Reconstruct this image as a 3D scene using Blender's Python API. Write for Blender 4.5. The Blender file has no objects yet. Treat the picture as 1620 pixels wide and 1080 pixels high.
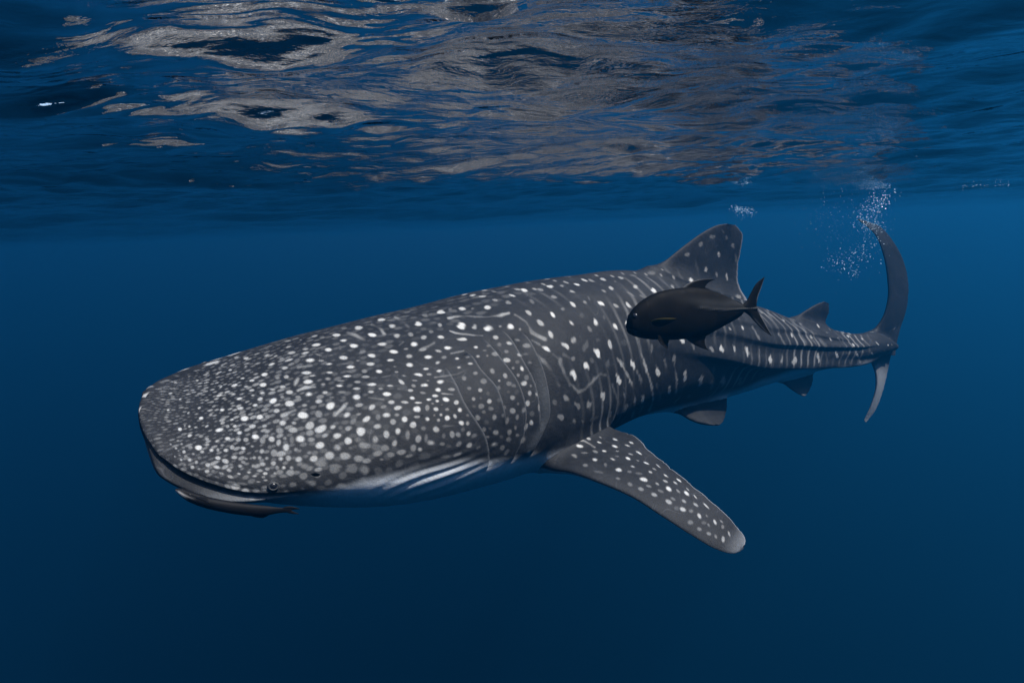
import bpy, math, random
import numpy as np
from mathutils import Vector, Matrix, Euler
from mathutils.bvhtree import BVHTree

random.seed(7)
rng = np.random.default_rng(7)
scene = bpy.context.scene
col = scene.collection

# ------------------------------------------------------------------ camera, sky, sun, exposure
CAM_DEPTH = 0.25                      # metres below the mean water surface (z = 0)
CAM_LOC = Vector((0, 0, -CAM_DEPTH))
PITCH, ROLL = math.radians(9.4), math.radians(-2.5)
cam_data = bpy.data.cameras.new('camera')
cam_data.sensor_width = 36.0
cam_data.lens = 24.0
cam_data.clip_start = 0.05
cam_data.clip_end = 2000
cam = bpy.data.objects.new('camera', cam_data)
col.objects.link(cam)
cam.location = CAM_LOC
CAM_ROT = Matrix.Rotation(math.pi / 2 - PITCH, 3, 'X') @ Matrix.Rotation(ROLL, 3, 'Z')
cam.rotation_euler = CAM_ROT.to_euler()
scene.camera = cam

SUN_EL, SUN_AZ = math.radians(60), math.radians(106)    # azimuth clockwise from +Y (the view direction)
world = bpy.data.worlds.new('World')
scene.world = world
world.use_nodes = True
wn = world.node_tree
wn.nodes.clear()
sky = wn.nodes.new('ShaderNodeTexSky')
sky.sky_type = 'NISHITA'
sky.sun_disc = False
sky.sun_elevation = SUN_EL
sky.sun_rotation = SUN_AZ
bg = wn.nodes.new('ShaderNodeBackground')
bg.inputs['Strength'].default_value = 0.14
wo = wn.nodes.new('ShaderNodeOutputWorld')
wn.links.new(sky.outputs[0], bg.inputs[0])
wn.links.new(bg.outputs[0], wo.inputs[0])

sun_data = bpy.data.lights.new('sun', 'SUN')
sun_data.energy = 4.0
sun_data.angle = math.radians(0.5)
sun_data.color = (1.0, 0.96, 0.9)
sun = bpy.data.objects.new('sun', sun_data)
col.objects.link(sun)
sun_dir = Vector((math.sin(SUN_AZ) * math.cos(SUN_EL), math.cos(SUN_AZ) * math.cos(SUN_EL), math.sin(SUN_EL)))
sun.rotation_euler = sun_dir.to_track_quat('Z', 'Y').to_euler()
sun.location = (0, 0, 20)

scene.view_settings.view_transform = 'Standard'
scene.view_settings.look = 'None'
scene.view_settings.gamma = 1.0
scene.view_settings.use_curve_mapping = False
scene.view_settings.exposure = 1.16
scene.render.engine = 'CYCLES'
cy = scene.cycles
cy.use_denoising = True
cy.max_bounces = 6
cy.diffuse_bounces = 2
cy.glossy_bounces = 3
cy.transmission_bounces = 3
cy.transparent_max_bounces = 8
cy.volume_bounces = 0
cy.caustics_reflective = True
cy.use_adaptive_sampling = False

# ------------------------------------------------------------------ helpers
F_PX = 1620 * cam_data.lens / cam_data.sensor_width
R3 = np.array(CAM_ROT)
C0 = np.array(CAM_LOC)

def at(x, y, d):
    """point at a distance d along the optical axis that the 1620 x 1080 photograph shows at x, y"""
    v = np.array([(x - 810) / F_PX, -(y - 540) / F_PX, -1.0]) * d
    return R3 @ v + C0

def project(P):
    q = (P - C0) @ R3
    d = -q[..., 2]
    return 810 + F_PX * q[..., 0] / d, 540 - F_PX * q[..., 1] / d, d

def interp(xs, ys, x):
    """smooth monotone cubic through the stations"""
    xs = np.asarray(xs, float); ys = np.asarray(ys, float)
    h = np.diff(xs)
    dl = np.diff(ys, axis=0) / (h[:, None] if ys.ndim > 1 else h)
    m = np.zeros_like(ys)
    m[1:-1] = (dl[1:] + dl[:-1]) / 2
    m[0], m[-1] = dl[0], dl[-1]
    if ys.ndim == 1:
        flip = np.concatenate([[False], dl[1:] * dl[:-1] <= 0, [False]])
        m[flip] = 0
        lim = 3 * np.minimum(np.abs(np.concatenate([[dl[0]], dl])), np.abs(np.concatenate([dl, [dl[-1]]])))
        m = np.clip(m, -lim, lim)
    x = np.clip(np.asarray(x, float), xs[0], xs[-1])
    k = np.clip(np.searchsorted(xs, x) - 1, 0, len(h) - 1)
    t = (x - xs[k]) / h[k]
    if ys.ndim > 1:
        t = t[..., None]; hk = h[k][..., None]
    else:
        hk = h[k]
    return ((1 + 2 * t) * (1 - t) ** 2 * ys[k] + t * (1 - t) ** 2 * hk * m[k]
            + t * t * (3 - 2 * t) * ys[k + 1] + t * t * (t - 1) * hk * m[k + 1])

def smooth(a, b, x):
    t = np.clip((x - a) / (b - a), 0, 1)
    return t * t * (3 - 2 * t)

def unit(v):
    return v / np.maximum(np.linalg.norm(v, axis=-1, keepdims=True), 1e-9)

class Noise:
    """cheap smooth noise: a sum of random sines"""
    def __init__(self, n, k, dim=3, seed=1):
        r = np.random.default_rng(seed)
        d = unit(r.normal(size=(n, dim)))
        self.k = d * k * r.uniform(0.6, 1.5, (n, 1))
        self.p = r.uniform(0, 2 * math.pi, n)
    def __call__(self, P):
        s = 0
        for k, p in zip(self.k, self.p):
            s = s + np.sin(P @ k + p)
        return s / math.sqrt(len(self.p) / 2)

def grid_faces(n, m, closed=True, off=0):
    i = np.arange(n - 1)[:, None]
    j = np.arange(m if closed else m - 1)[None, :]
    j2 = (j + 1) % m
    f = np.stack([i * m + j + 0 * i, (i + 1) * m + j, (i + 1) * m + j2, i * m + j2 + 0 * i], axis=-1)
    return f.reshape(-1, 4) + off

def mesh_from(name, verts, quads, attrs=None, smooth_shade=True):
    me = bpy.data.meshes.new(name)
    n, f = len(verts), len(quads)
    k = quads.shape[1]
    me.vertices.add(n)
    me.vertices.foreach_set('co', np.ascontiguousarray(verts, dtype=np.float32).ravel())
    me.loops.add(f * k)
    me.loops.foreach_set('vertex_index', np.ascontiguousarray(quads, dtype=np.int32).ravel())
    me.polygons.add(f)
    me.polygons.foreach_set('loop_start', np.arange(0, f * k, k, dtype=np.int32))
    me.polygons.foreach_set('loop_total', np.full(f, k, dtype=np.int32))
    me.update(calc_edges=True)
    if smooth_shade:
        me.polygons.foreach_set('use_smooth', np.ones(f, dtype=bool))
    for a, v in (attrs or {}).items():
        at_ = me.attributes.new(a, 'FLOAT', 'POINT')
        at_.data.foreach_set('value', np.ascontiguousarray(v, dtype=np.float32).ravel())
    return me

def link(name, me, mat, parent=None):
    o = bpy.data.objects.new(name, me)
    if mat:
        me.materials.append(mat)
    col.objects.link(o)
    if parent:
        o.parent = parent
        o.matrix_parent_inverse = Matrix.Translation(-parent.location)
    return o

def empty(name, loc, label, cat):
    o = bpy.data.objects.new(name, None)
    o.empty_display_size = 0.2
    o.location = loc
    col.objects.link(o)
    o['label'] = label
    o['category'] = cat
    return o

class NT:
    """small node-tree writer"""
    def __init__(self, name):
        self.mat = bpy.data.materials.new(name)
        self.mat.use_nodes = True
        self.t = self.mat.node_tree
        self.t.nodes.clear()
        self.out = self.t.nodes.new('ShaderNodeOutputMaterial')
    def n(self, kind, **kw):
        nd = self.t.nodes.new(kind)
        for k, v in kw.items():
            if k.startswith('_'):
                setattr(nd, k[1:], v)
        return nd
    def set(self, nd, sock, v):
        if isinstance(v, bpy.types.NodeSocket):
            self.t.links.new(v, nd.inputs[sock])
        else:
            nd.inputs[sock].default_value = v
    def math(self, op, a, b=None, c=None, clamp=False):
        nd = self.n('ShaderNodeMath', _operation=op, _use_clamp=clamp)
        self.set(nd, 0, a)
        if b is not None: self.set(nd, 1, b)
        if c is not None: self.set(nd, 2, c)
        return nd.outputs[0]
    def mix(self, f, a, b):
        nd = self.n('ShaderNodeMix', _data_type='RGBA')
        self.set(nd, 0, f)
        self.set(nd, 6, a if isinstance(a, bpy.types.NodeSocket) else (*a, 1))
        self.set(nd, 7, b if isinstance(b, bpy.types.NodeSocket) else (*b, 1))
        return nd.outputs[2]
    def attr(self, name):
        return self.n('ShaderNodeAttribute', _attribute_name=name).outputs['Fac']
    def noise(self, scale, detail=3, rough=0.5, vec=None, dist=0.0):
        nd = self.n('ShaderNodeTexNoise')
        self.set(nd, 'Scale', scale); self.set(nd, 'Detail', detail); self.set(nd, 'Roughness', rough)
        self.set(nd, 'Distortion', dist)
        if vec is not None: self.set(nd, 'Vector', vec)
        return nd.outputs['Fac']
    def pos(self):
        return self.n('ShaderNodeNewGeometry').outputs['Position']
    def ramp(self, f, stops):
        nd = self.n('ShaderNodeValToRGB')
        self.set(nd, 0, f)
        el = nd.color_ramp.elements
        while len(el) < len(stops): el.new(0.5)
        for e, (p, c) in zip(el, stops):
            e.position = p
            e.color = (*c, 1) if isinstance(c, tuple) else (c, c, c, 1)
        return nd.outputs[0]
    def bump(self, height, strength, dist):
        nd = self.n('ShaderNodeBump')
        self.set(nd, 'Height', height); self.set(nd, 'Strength', strength); self.set(nd, 'Distance', dist)
        return nd.outputs[0]
    def principled(self, color, rough=0.5, spec=0.5, normal=None, **kw):
        nd = self.n('ShaderNodeBsdfPrincipled')
        self.set(nd, 'Base Color', color if isinstance(color, bpy.types.NodeSocket) else (*color, 1))
        self.set(nd, 'Roughness', rough)
        self.set(nd, 'Specular IOR Level', spec)
        if normal is not None: self.set(nd, 'Normal', normal)
        for k, v in kw.items(): self.set(nd, k.replace('_', ' '), v)
        self.t.links.new(nd.outputs[0], self.out.inputs[0])
        return nd

# ------------------------------------------------------------------ sea water: the body of water and its moving surface
def make_haze():
    nt = NT('sea_water_volume')
    v = nt.n('ShaderNodeVolumePrincipled')
    nt.set(v, 'Color', (0.016, 0.37, 0.99, 1))
    nt.set(v, 'Density', 0.042)
    nt.set(v, 'Anisotropy', 0.76)
    nt.set(v, 'Absorption Color', (0, 0, 0, 1))
    nt.t.links.new(v.outputs[0], nt.out.inputs['Volume'])
    s, z0, z1 = 160.0, -70.0, 0.75
    V = np.array([(x, y, z) for z in (z0, z1) for y in (-s, s) for x in (-s, s)], float)
    Q = np.array([(0, 2, 3, 1), (4, 5, 7, 6), (0, 1, 5, 4), (2, 6, 7, 3), (0, 4, 6, 2), (1, 3, 7, 5)])
    o = link('haze', mesh_from('haze', V, Q, smooth_shade=False), nt.mat)
    o['kind'] = 'stuff'
    o['label'] = 'clear deep blue sea water filling the whole scene'
make_haze()

def wave_height(X, Y):
    """sea surface: a low swell, wind waves and ripples riding on them"""
    Z = np.zeros_like(X)
    r = np.random.default_rng(21)
    wx = 0.12 * np.sin(0.9 * X + 0.5 * Y + 1.0) + 0.06 * np.sin(2.3 * Y - 1.1 * X)
    wy = 0.12 * np.sin(1.1 * Y - 0.6 * X + 2.0) + 0.06 * np.sin(2.9 * X + 0.7 * Y)
    Xw, Yw = X + wx, Y + wy
    dist = np.hypot(X, Y)
    for lam, amp, n, spread in ((7.0, 0.022, 4, 0.7), (3.2, 0.015, 6, 0.9), (1.5, 0.0095, 9, 1.0),
                                (0.75, 0.0062, 12, 1.1), (0.36, 0.0033, 14, 1.3), (0.17, 0.0014, 14, 1.5)):
        for i in range(n):
            l = lam * r.uniform(0.72, 1.4)
            th = math.radians(100) + r.normal() * spread * 0.6
            k = 2 * math.pi / l
            ph = r.uniform(0, 6.28)
            a = amp * r.uniform(0.6, 1.3) / math.sqrt(n / 4)
            fade = np.clip((60 * l - dist) / (30 * l), 0, 1)
            arg = k * (Xw * math.cos(th) + Yw * math.sin(th)) + ph
            Z += fade * a * (np.sin(arg) + 0.25 * np.cos(2 * arg))
    # short steep wavelets added and shaped to give glints of sky
    for cx, cy, sx, sy, amp, lam, th in ((-0.82, 1.30, 0.17, 0.032, 0.0225, 0.14, 1.66), (-0.12, 0.76, 0.06, 0.03, 0.016, 0.12, 1.5), (-0.02, 0.84, 0.05, 0.03, 0.014, 0.11, 1.8)):
        k = 2 * math.pi / lam
        c_, s_ = math.cos(-0.25), math.sin(-0.25)
        u = (X - cx) * c_ + (Y - cy) * s_; v = -(X - cx) * s_ + (Y - cy) * c_
        Z += amp * np.exp(-(u / sx) ** 2 - (v / sy) ** 2) * np.sin(k * (Xw * math.cos(th) + Yw * math.sin(th)))
    return Z

def make_surface():
    n = 820
    def axis(lo, hi, cut):
        u = np.linspace(-1, 1, n)
        s = np.sinh(u * 6.2) / math.sinh(6.2)
        return np.where(s < 0, -s * lo, s * hi) + cut
    xs = axis(-158, 158, 0.3)
    ys = axis(-158, 158, 2.2)
    X, Y = np.meshgrid(xs, ys)
    Z = wave_height(X, Y)
    V = np.stack([X, Y, Z], -1).reshape(-1, 3)
    i = np.arange(n - 1)[:, None]; j = np.arange(n - 1)[None, :]
    Q = np.stack([i * n + j, i * n + j + 1, (i + 1) * n + j + 1, (i + 1) * n + j], -1).reshape(-1, 4)
    nt = NT('sea_surface')
    nt.mat.use_transparent_shadow = True
    g = nt.pos()
    mp = nt.n('ShaderNodeMapping')
    nt.set(mp, 'Vector', g); nt.set(mp, 'Scale', (1.0, 1.6, 0.0)); nt.set(mp, 'Rotation', (0, 0, 0.2))
    fine = nt.noise(16, 4, 0.6, mp.outputs[0], 0.4)
    mid = nt.noise(5.0, 2, 0.5, mp.outputs[0], 0.6)
    patch = nt.ramp(nt.noise(0.55, 2, 0.5, g, 0.5), [(0.42, 0.12), (0.6, 1.0)])
    h = nt.math('ADD', nt.math('MULTIPLY', nt.math('MULTIPLY', fine, patch), 0.42), mid)
    b = nt.bump(h, 1.0, 0.015)
    fr = nt.n('ShaderNodeFresnel'); nt.set(fr, 'IOR', 1.33); nt.set(fr, 'Normal', b)
    gl = nt.n('ShaderNodeBsdfGlossy'); nt.set(gl, 'Roughness', 0.02); nt.set(gl, 'Normal', b)
    nt.set(gl, 'Color', (0.97, 0.98, 1, 1))
    tr = nt.n('ShaderNodeBsdfTransparent')
    mx = nt.n('ShaderNodeMixShader')
    nt.t.links.new(fr.outputs[0], mx.inputs[0])
    nt.t.links.new(tr.outputs[0], mx.inputs[1])
    nt.t.links.new(gl.outputs[0], mx.inputs[2])
    nt.t.links.new(mx.outputs[0], nt.out.inputs[0])
    o = link('water', mesh_from('water', V, Q), nt.mat)
    o['kind'] = 'structure'
    o['label'] = 'rippled sea surface seen from below, mirroring the shark'
make_surface()

# ------------------------------------------------------------------ whale shark
# body stations: distance from the snout (m), spine seen at x, y with distance d, half width, height over / under the spine
ST = np.array([
    # t     x     y     d     w     top   bot
    [0.00,  220,  658, 2.74, 0.00, 0.000, 0.000],
    [0.03,  234,  661, 2.76, 0.19, 0.020, 0.050],
    [0.08,  254,  664, 2.79, 0.28, 0.030, 0.085],
    [0.15,  282,  666, 2.83, 0.36, 0.046, 0.120],
    [0.28,  333,  667, 2.91, 0.47, 0.088, 0.150],
    [0.50,  408,  665, 3.05, 0.55, 0.185, 0.220],
    [0.85,  515,  658, 3.27, 0.62, 0.335, 0.320],
    [1.25,  615,  647, 3.52, 0.66, 0.445, 0.400],
    [1.70,  705,  630, 3.80, 0.67, 0.515, 0.450],
    [2.20,  795,  605, 4.10, 0.64, 0.555, 0.480],
    [2.80,  885,  577, 4.47, 0.58, 0.560, 0.475],
    [3.40,  977,  558, 4.84, 0.50, 0.565, 0.465],
    [4.00, 1065,  550, 5.21, 0.41, 0.480, 0.490],
    [4.60, 1146,  548, 5.58, 0.33, 0.360, 0.415],
    [5.20, 1218,  549, 5.95, 0.27, 0.295, 0.325],
    [5.80, 1282,  552, 6.32, 0.215, 0.195, 0.220],
    [6.40, 1340,  552, 6.69, 0.16, 0.140, 0.150],
    [6.90, 1390,  547, 7.00, 0.10, 0.100, 0.090],
    [7.12, 1416,  549, 7.13, 0.02, 0.020, 0.020],
])
SP = np.array([at(x, y, d) for _, x, y, d, *_ in ST])

class Patch:
    """a closed-in-u tube of points P[n, m, 3] with pigment attributes"""
    def __init__(self, P):
        self.P = P
        n, m = P.shape[:2]
        self.spot = np.zeros((n, m)); self.line = np.zeros((n, m)); self.pale = np.zeros((n, m))
        self.update()
    def update(self):
        P = self.P
        du = np.gradient(P, axis=0)
        dv = np.roll(P, -1, 1) - np.roll(P, 1, 1)
        N = unit(np.cross(dv, du))
        c = P - P.mean(axis=1, keepdims=True)
        if (N * c).sum() < 0: N = -N
        self.N = N
        self.du, self.dv = unit(du), unit(dv)
        self.x, self.y, self.d = project(P)
        self.cosv = (unit(C0 - P) * N).sum(-1)
        self.face = self.cosv > 0
    def locate(self, x, y, tol=14):
        e = np.where(self.face, (self.x - x) ** 2 + (self.y - y) ** 2, 1e9)
        k = int(e.argmin())
        if e.flat[k] > tol * tol: return None
        return divmod(k, self.P.shape[1])

def tube_t():
    return np.concatenate([0.10 * np.linspace(0, 1, 46)[:-1] ** 1.6, np.linspace(0.10, 0.6, 150)[:-1],
                           np.linspace(0.6, 2.3, 430)[:-1], np.linspace(2.3, 4.2, 300)[:-1], np.linspace(4.2, 7.12, 300)])

def body_patch():
    T = tube_t()
    c = interp(ST[:, 0], SP, T)
    w, ht, hb = (interp(ST[:, 0], ST[:, k], T) for k in (4, 5, 6))
    k0 = T < 0.03                                       # blunt round closure of the snout
    f = np.sqrt(np.clip(T / 0.03, 0, 1)) ** 0.9
    w = np.where(k0, 0.19 * f, w); ht = np.where(k0, 0.020 * f, ht); hb = np.where(k0, 0.05 * f, hb)
    tan = unit(np.gradient(interp(ST[:, 0], SP, np.linspace(0, 7.12, 400)), axis=0))
    tan = np.stack([np.interp(T, np.linspace(0, 7.12, 400), np.convolve(np.pad(tan[:, k], 20, 'edge'), np.ones(41) / 41, 'valid')) for k in range(3)], 1)
    tan = unit(tan)
    near = unit(np.cross(tan, np.array([0, 0, 1.0])))
    up = unit(np.cross(near, tan))
    near = np.where(((C0 - c) * near).sum(-1, keepdims=True) > 0, near, -near)
    r = np.radians(interp([0, 1, 2.5, 4, 7.12], [23, 15, 9, 7, 4], T))[:, None]
    U = up * np.cos(r) + near * np.sin(r)
    R = near * np.cos(r) - up * np.sin(r)
    phi = np.concatenate([np.linspace(-0.5, 2.35, 361)[:-1], np.linspace(2.35, 2 * math.pi - 0.5, 91)[:-1]])
    ph = phi[None, :]
    cs, sn = np.cos(ph), np.sin(ph)
    ft = interp([0, 0.5, 1.5, 7.12], [0.85, 0.86, 0.90, 0.95], T)[:, None]
    ct = np.sign(cs) * np.abs(cs) ** (2 - ft) ; st = np.sign(sn) * np.abs(sn) ** ft
    v = np.where(cs > 0, ht[:, None], hb[:, None]) * ct
    u = w[:, None] * st
    P = c[:, None, :] + U[:, None, :] * v[..., None] + R[:, None, :] * u[..., None]
    pt = Patch(P)
    pt.T = np.repeat(T[:, None], len(phi), 1); pt.phi = np.repeat(ph, len(T), 0)
    pt.t1, pt.phi1, pt.tan, pt.U, pt.R, pt.c = T, phi, tan, U, R, c
    return pt

body = body_patch()
body.P0 = body.P.copy()

def phi_curve(pts):
    """read a line traced on the photograph as phi(t) on the body"""
    out = []
    for x, y in pts:
        k = body.locate(x, y)
        if k: out.append((body.t1[k[0]], body.phi1[k[1]]))
    out.sort()
    a = np.array(out)
    keep = np.concatenate([[True], np.diff(a[:, 0]) > 0.02])
    a = a[keep]
    ts = np.linspace(0, 7.12, 300)
    v = np.interp(ts, a[:, 0], a[:, 1])
    for _ in range(3):
        v = np.convolve(np.pad(v, 8, 'edge'), np.ones(17) / 17, 'valid')
    return np.interp(body.t1, ts, v)[:, None], a[0, 0], a[-1, 0]

RIDGES = [
    ([(690, 484), (740, 474), (790, 467), (850, 465), (900, 467), (960, 470), (1010, 478), (1100, 494), (1160, 506), (1230, 521), (1290, 528)], 0.013, 2.2, 6.4),
    ([(880, 482), (920, 486), (1000, 492), (1060, 507), (1127, 522), (1177, 533), (1227, 545), (1293, 548), (1340, 549)], 0.020, 2.4, 6.8),
    ([(900, 520), (960, 532), (1020, 542), (1070, 553), (1132, 563), (1193, 577), (1227, 581), (1277, 579), (1333, 576), (1366, 572)], 0.040, 3.0, 7.1),
]
disp = np.zeros(body.P.shape[:2])
rad = np.linalg.norm(body.P - body.c[:, None, :], axis=-1)
ridge_phi = []
for pts, amp, t0, t1 in RIDGES:
    pc, a0, a1 = phi_curve(pts)
    ridge_phi.append(pc[:, 0])
    env = smooth(t0 - 0.3, t0 + 1.6, body.T) ** 1.3 * (1 - smooth(t1 - 0.5, t1, body.T))
    for side in (1, -1):
        ph = np.where(body.phi > math.pi, body.phi - 2 * math.pi, body.phi) * side
        s = (ph - pc) * rad                              # metres below the ridge line
        wd = np.clip(rad * 0.15, 0.02, 0.075)
        prof = np.where(s < 0, np.exp(-(s / (1.5 * wd)) ** 2), np.exp(-(s / (0.5 * wd)) ** 2)) - 0.22 * np.exp(-((s - 1.6 * wd) / (1.0 * wd)) ** 2)
        disp += env * amp * prof
disp += 0.02 * np.exp(-(((body.phi + math.pi) % (2 * math.pi) - math.pi) * rad / 0.05) ** 2) * smooth(1.4, 3.4, body.T)

# mouth: a groove round the front of the head, the lower jaw standing a little back from it
sgn = np.where(body.phi > math.pi, 2 * math.pi - body.phi, body.phi)
mp = interp([0, 0.1, 0.3, 0.55, 0.8], [1.8, 1.76, 1.70, 1.68, 1.66], body.T[:, 0])[:, None]
marc = (sgn - mp) * rad
menv = 1 - smooth(0.28, 0.50, body.T)
mdeep = np.exp(-(marc / 0.020) ** 2)
disp -= menv * (0.015 + 0.045 * smooth(0.02, 0.12, body.T)) * smooth(0, 0.02, body.T) * mdeep
disp += menv * 0.012 * np.exp(-((marc + 0.035) / 0.022) ** 2) * smooth(0.02, 0.15, body.T)
body.mouth = menv * np.exp(-((marc - 0.006) / 0.016) ** 2)  # shade inside the mouth gap, painted into the colour

# gill slits: five flaps, each edge traced as points
GILLS = [
    [(706, 575), (716, 592), (727, 616), (735, 637), (746, 655), (757, 672), (767, 690), (773, 712), (770, 742)],
    [(735, 548), (750, 562), (762, 583), (774, 598), (786, 612), (795, 640), (800, 670)],
    [(765, 532), (778, 546), (790, 562), (803, 580), (816, 598), (826, 620), (832, 650), (828, 690), (816, 716), (806, 734)],
    [(792, 519), (806, 532), (818, 551), (828, 572), (838, 588), (846, 607), (851, 632), (853, 660), (852, 680)],
    [(824, 524), (836, 540), (848, 562), (856, 580), (863, 603), (867, 628), (868, 660), (856, 684), (845, 705), (838, 722)],
]
gill_edge = np.zeros_like(disp)
for gi, g in enumerate(GILLS):
    loc = [body.locate(*p) for p in g]
    loc = [k for k in loc if k]
    pa = np.array([body.phi1[k[1]] for k in loc]); ta = np.array([body.t1[k[0]] for k in loc])
    o = np.argsort(pa)
    pa, ta = pa[o], ta[o]
    sub = (body.phi1 > pa[0] - 0.05) & (body.phi1 < pa[-1] + 0.05)
    tc = np.full(len(body.phi1), 99.0)
    fine = np.linspace(pa[0], pa[-1], 60)
    tf = np.interp(fine, pa, ta); tf = np.convolve(np.pad(tf, 3, 'edge'), np.ones(7) / 7, 'valid')
    tc[sub] = np.interp(body.phi1[sub], fine, tf)
    env = smooth(pa[0] - 0.02, pa[0] + 0.12, body.phi1) * (1 - smooth(pa[-1] - 0.12, pa[-1] + 0.03, body.phi1))
    env = env[None, :]
    s = body.T - tc[None, :]
    big = 2.4 if gi == 4 else 1.0
    disp += env * big * np.where(s < 0, 0.006 * np.exp(-(s / 0.07) ** 2), -0.010 * np.exp(-(s / (0.035 * big)) ** 2))
    gill_edge = np.maximum(gill_edge, env * np.exp(-((s + 0.006) / 0.006) ** 2) * np.where(body.face, 1, 0.8))
    body.mouth = np.maximum(body.mouth, 0.6 * env * np.exp(-((s - 0.007) / 0.006) ** 2))  # painted shade just behind each flap edge
    if gi == 4:
        gill_edge = np.maximum(gill_edge, 0.55 * env * smooth(-0.11, -0.03, s) * (s < 0) * smooth(0.7, 1.2, body.phi))

# loose skin folds behind the cheek and low undulations everywhere
fx, fy = body.x, body.y
fold_c = (fx - 690) * 0.37 + (fy - 752) * 0.93
fold = np.exp(-(((fx - 690) * 0.93 - (fy - 752) * 0.37) / 78) ** 2) * np.exp(-(fold_c / 26) ** 2) * body.face
disp += 0.0036 * fold * np.sin(fold_c / 1.9 + 1.3 * np.sin(fx / 31) + 0.5 * np.sin(fy / 9))
nz = Noise(24, 5.0, seed=3); nz2 = Noise(24, 16.0, seed=4)
disp += (0.006 * nz(body.P) + 0.0016 * nz2(body.P)) * smooth(0.05, 0.6, body.T)
side3 = body.R[:, None, :] * np.where(body.phi < math.pi, 1, -1)[..., None]
jaw_dir = unit(-0.55 * body.tan[:, None, :] + 0.75 * side3 - 0.55 * body.U[:, None, :])
jaw = (1 - smooth(0.20, 0.48, body.T)) * smooth(0.006, 0.035, marc) * (1 - smooth(0.08, 0.24, marc)) * smooth(0.01, 0.09, body.T)
body.P = body.P0 + body.N * disp[..., None] + jaw_dir * (0.050 * jaw)[..., None]
body.update()

# ---- pigment
def px_mask(p, x, y, a, b, ang, sharp=0.45):
    """soft ellipse on the skin round the point traced at x, y"""
    ca, sa = math.cos(math.radians(ang)), math.sin(math.radians(ang))
    R_ = max(a, b) * 1.5
    box = (np.abs(p.x - x) < R_) & (np.abs(p.y - y) < R_) & p.face
    i, j = np.nonzero(box)
    if len(i) == 0: return None
    dx, dy = p.x[i, j] - x, p.y[i, j] - y
    u, v = (dx * ca + dy * sa) / (0.86 * a), (-dx * sa + dy * ca) / (0.86 * b)
    P = p.P[i, j]
    rr = np.sqrt(u * u + v * v) + 0.20 * SPN(P)
    k = np.argmin(u * u + v * v)
    reach = np.linalg.norm(P - P[k], axis=1) / (1.9 * max(a, b) * p.d[i[k], j[k]] / F_PX)
    return i, j, (1 - smooth(1 - sharp, 1 + sharp, rr)) * (1 - smooth(0.6, 1.0, reach)) * smooth(0.08, 0.28, p.cosv[i, j])
SPN = Noise(10, 140.0, seed=9)
SPL = Noise(10, 38.0, seed=19)

def paint(p, x, y, a, b, ang, val, near_d=None):
    m = px_mask(p, x, y, a, b, ang)
    if m is None: return
    i, j, w = m
    if near_d is not None:
        w = w * (np.abs(p.d[i, j] - near_d) < 0.5)
    p.spot[i, j] = np.maximum(p.spot[i, j], w * val)

def paint_line(p, pts, wd, val):
    pts = np.array(pts, float)
    for (x0, y0), (x1, y1) in zip(pts[:-1], pts[1:]):
        R_ = wd * 2.5
        box = (p.x > min(x0, x1) - R_) & (p.x < max(x0, x1) + R_) & (p.y > min(y0, y1) - R_) & (p.y < max(y0, y1) + R_) & p.face
        i, j = np.nonzero(box)
        if len(i) == 0: continue
        L2 = (x1 - x0) ** 2 + (y1 - y0) ** 2
        t = np.clip(((p.x[i, j] - x0) * (x1 - x0) + (p.y[i, j] - y0) * (y1 - y0)) / L2, 0, 1)
        dd = np.hypot(p.x[i, j] - x0 - t * (x1 - x0), p.y[i, j] - y0 - t * (y1 - y0))
        g = SPL(p.P[i, j])
        q = (1 - smooth(0.1, 1.6, dd / (wd * (1 + 0.2 * g)) + 0.22 * SPN(p.P[i, j]))) * np.clip(0.85 + 0.35 * g, 0.2, 1.2)
        p.spot[i, j] = np.maximum(p.spot[i, j], q * val)

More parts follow.
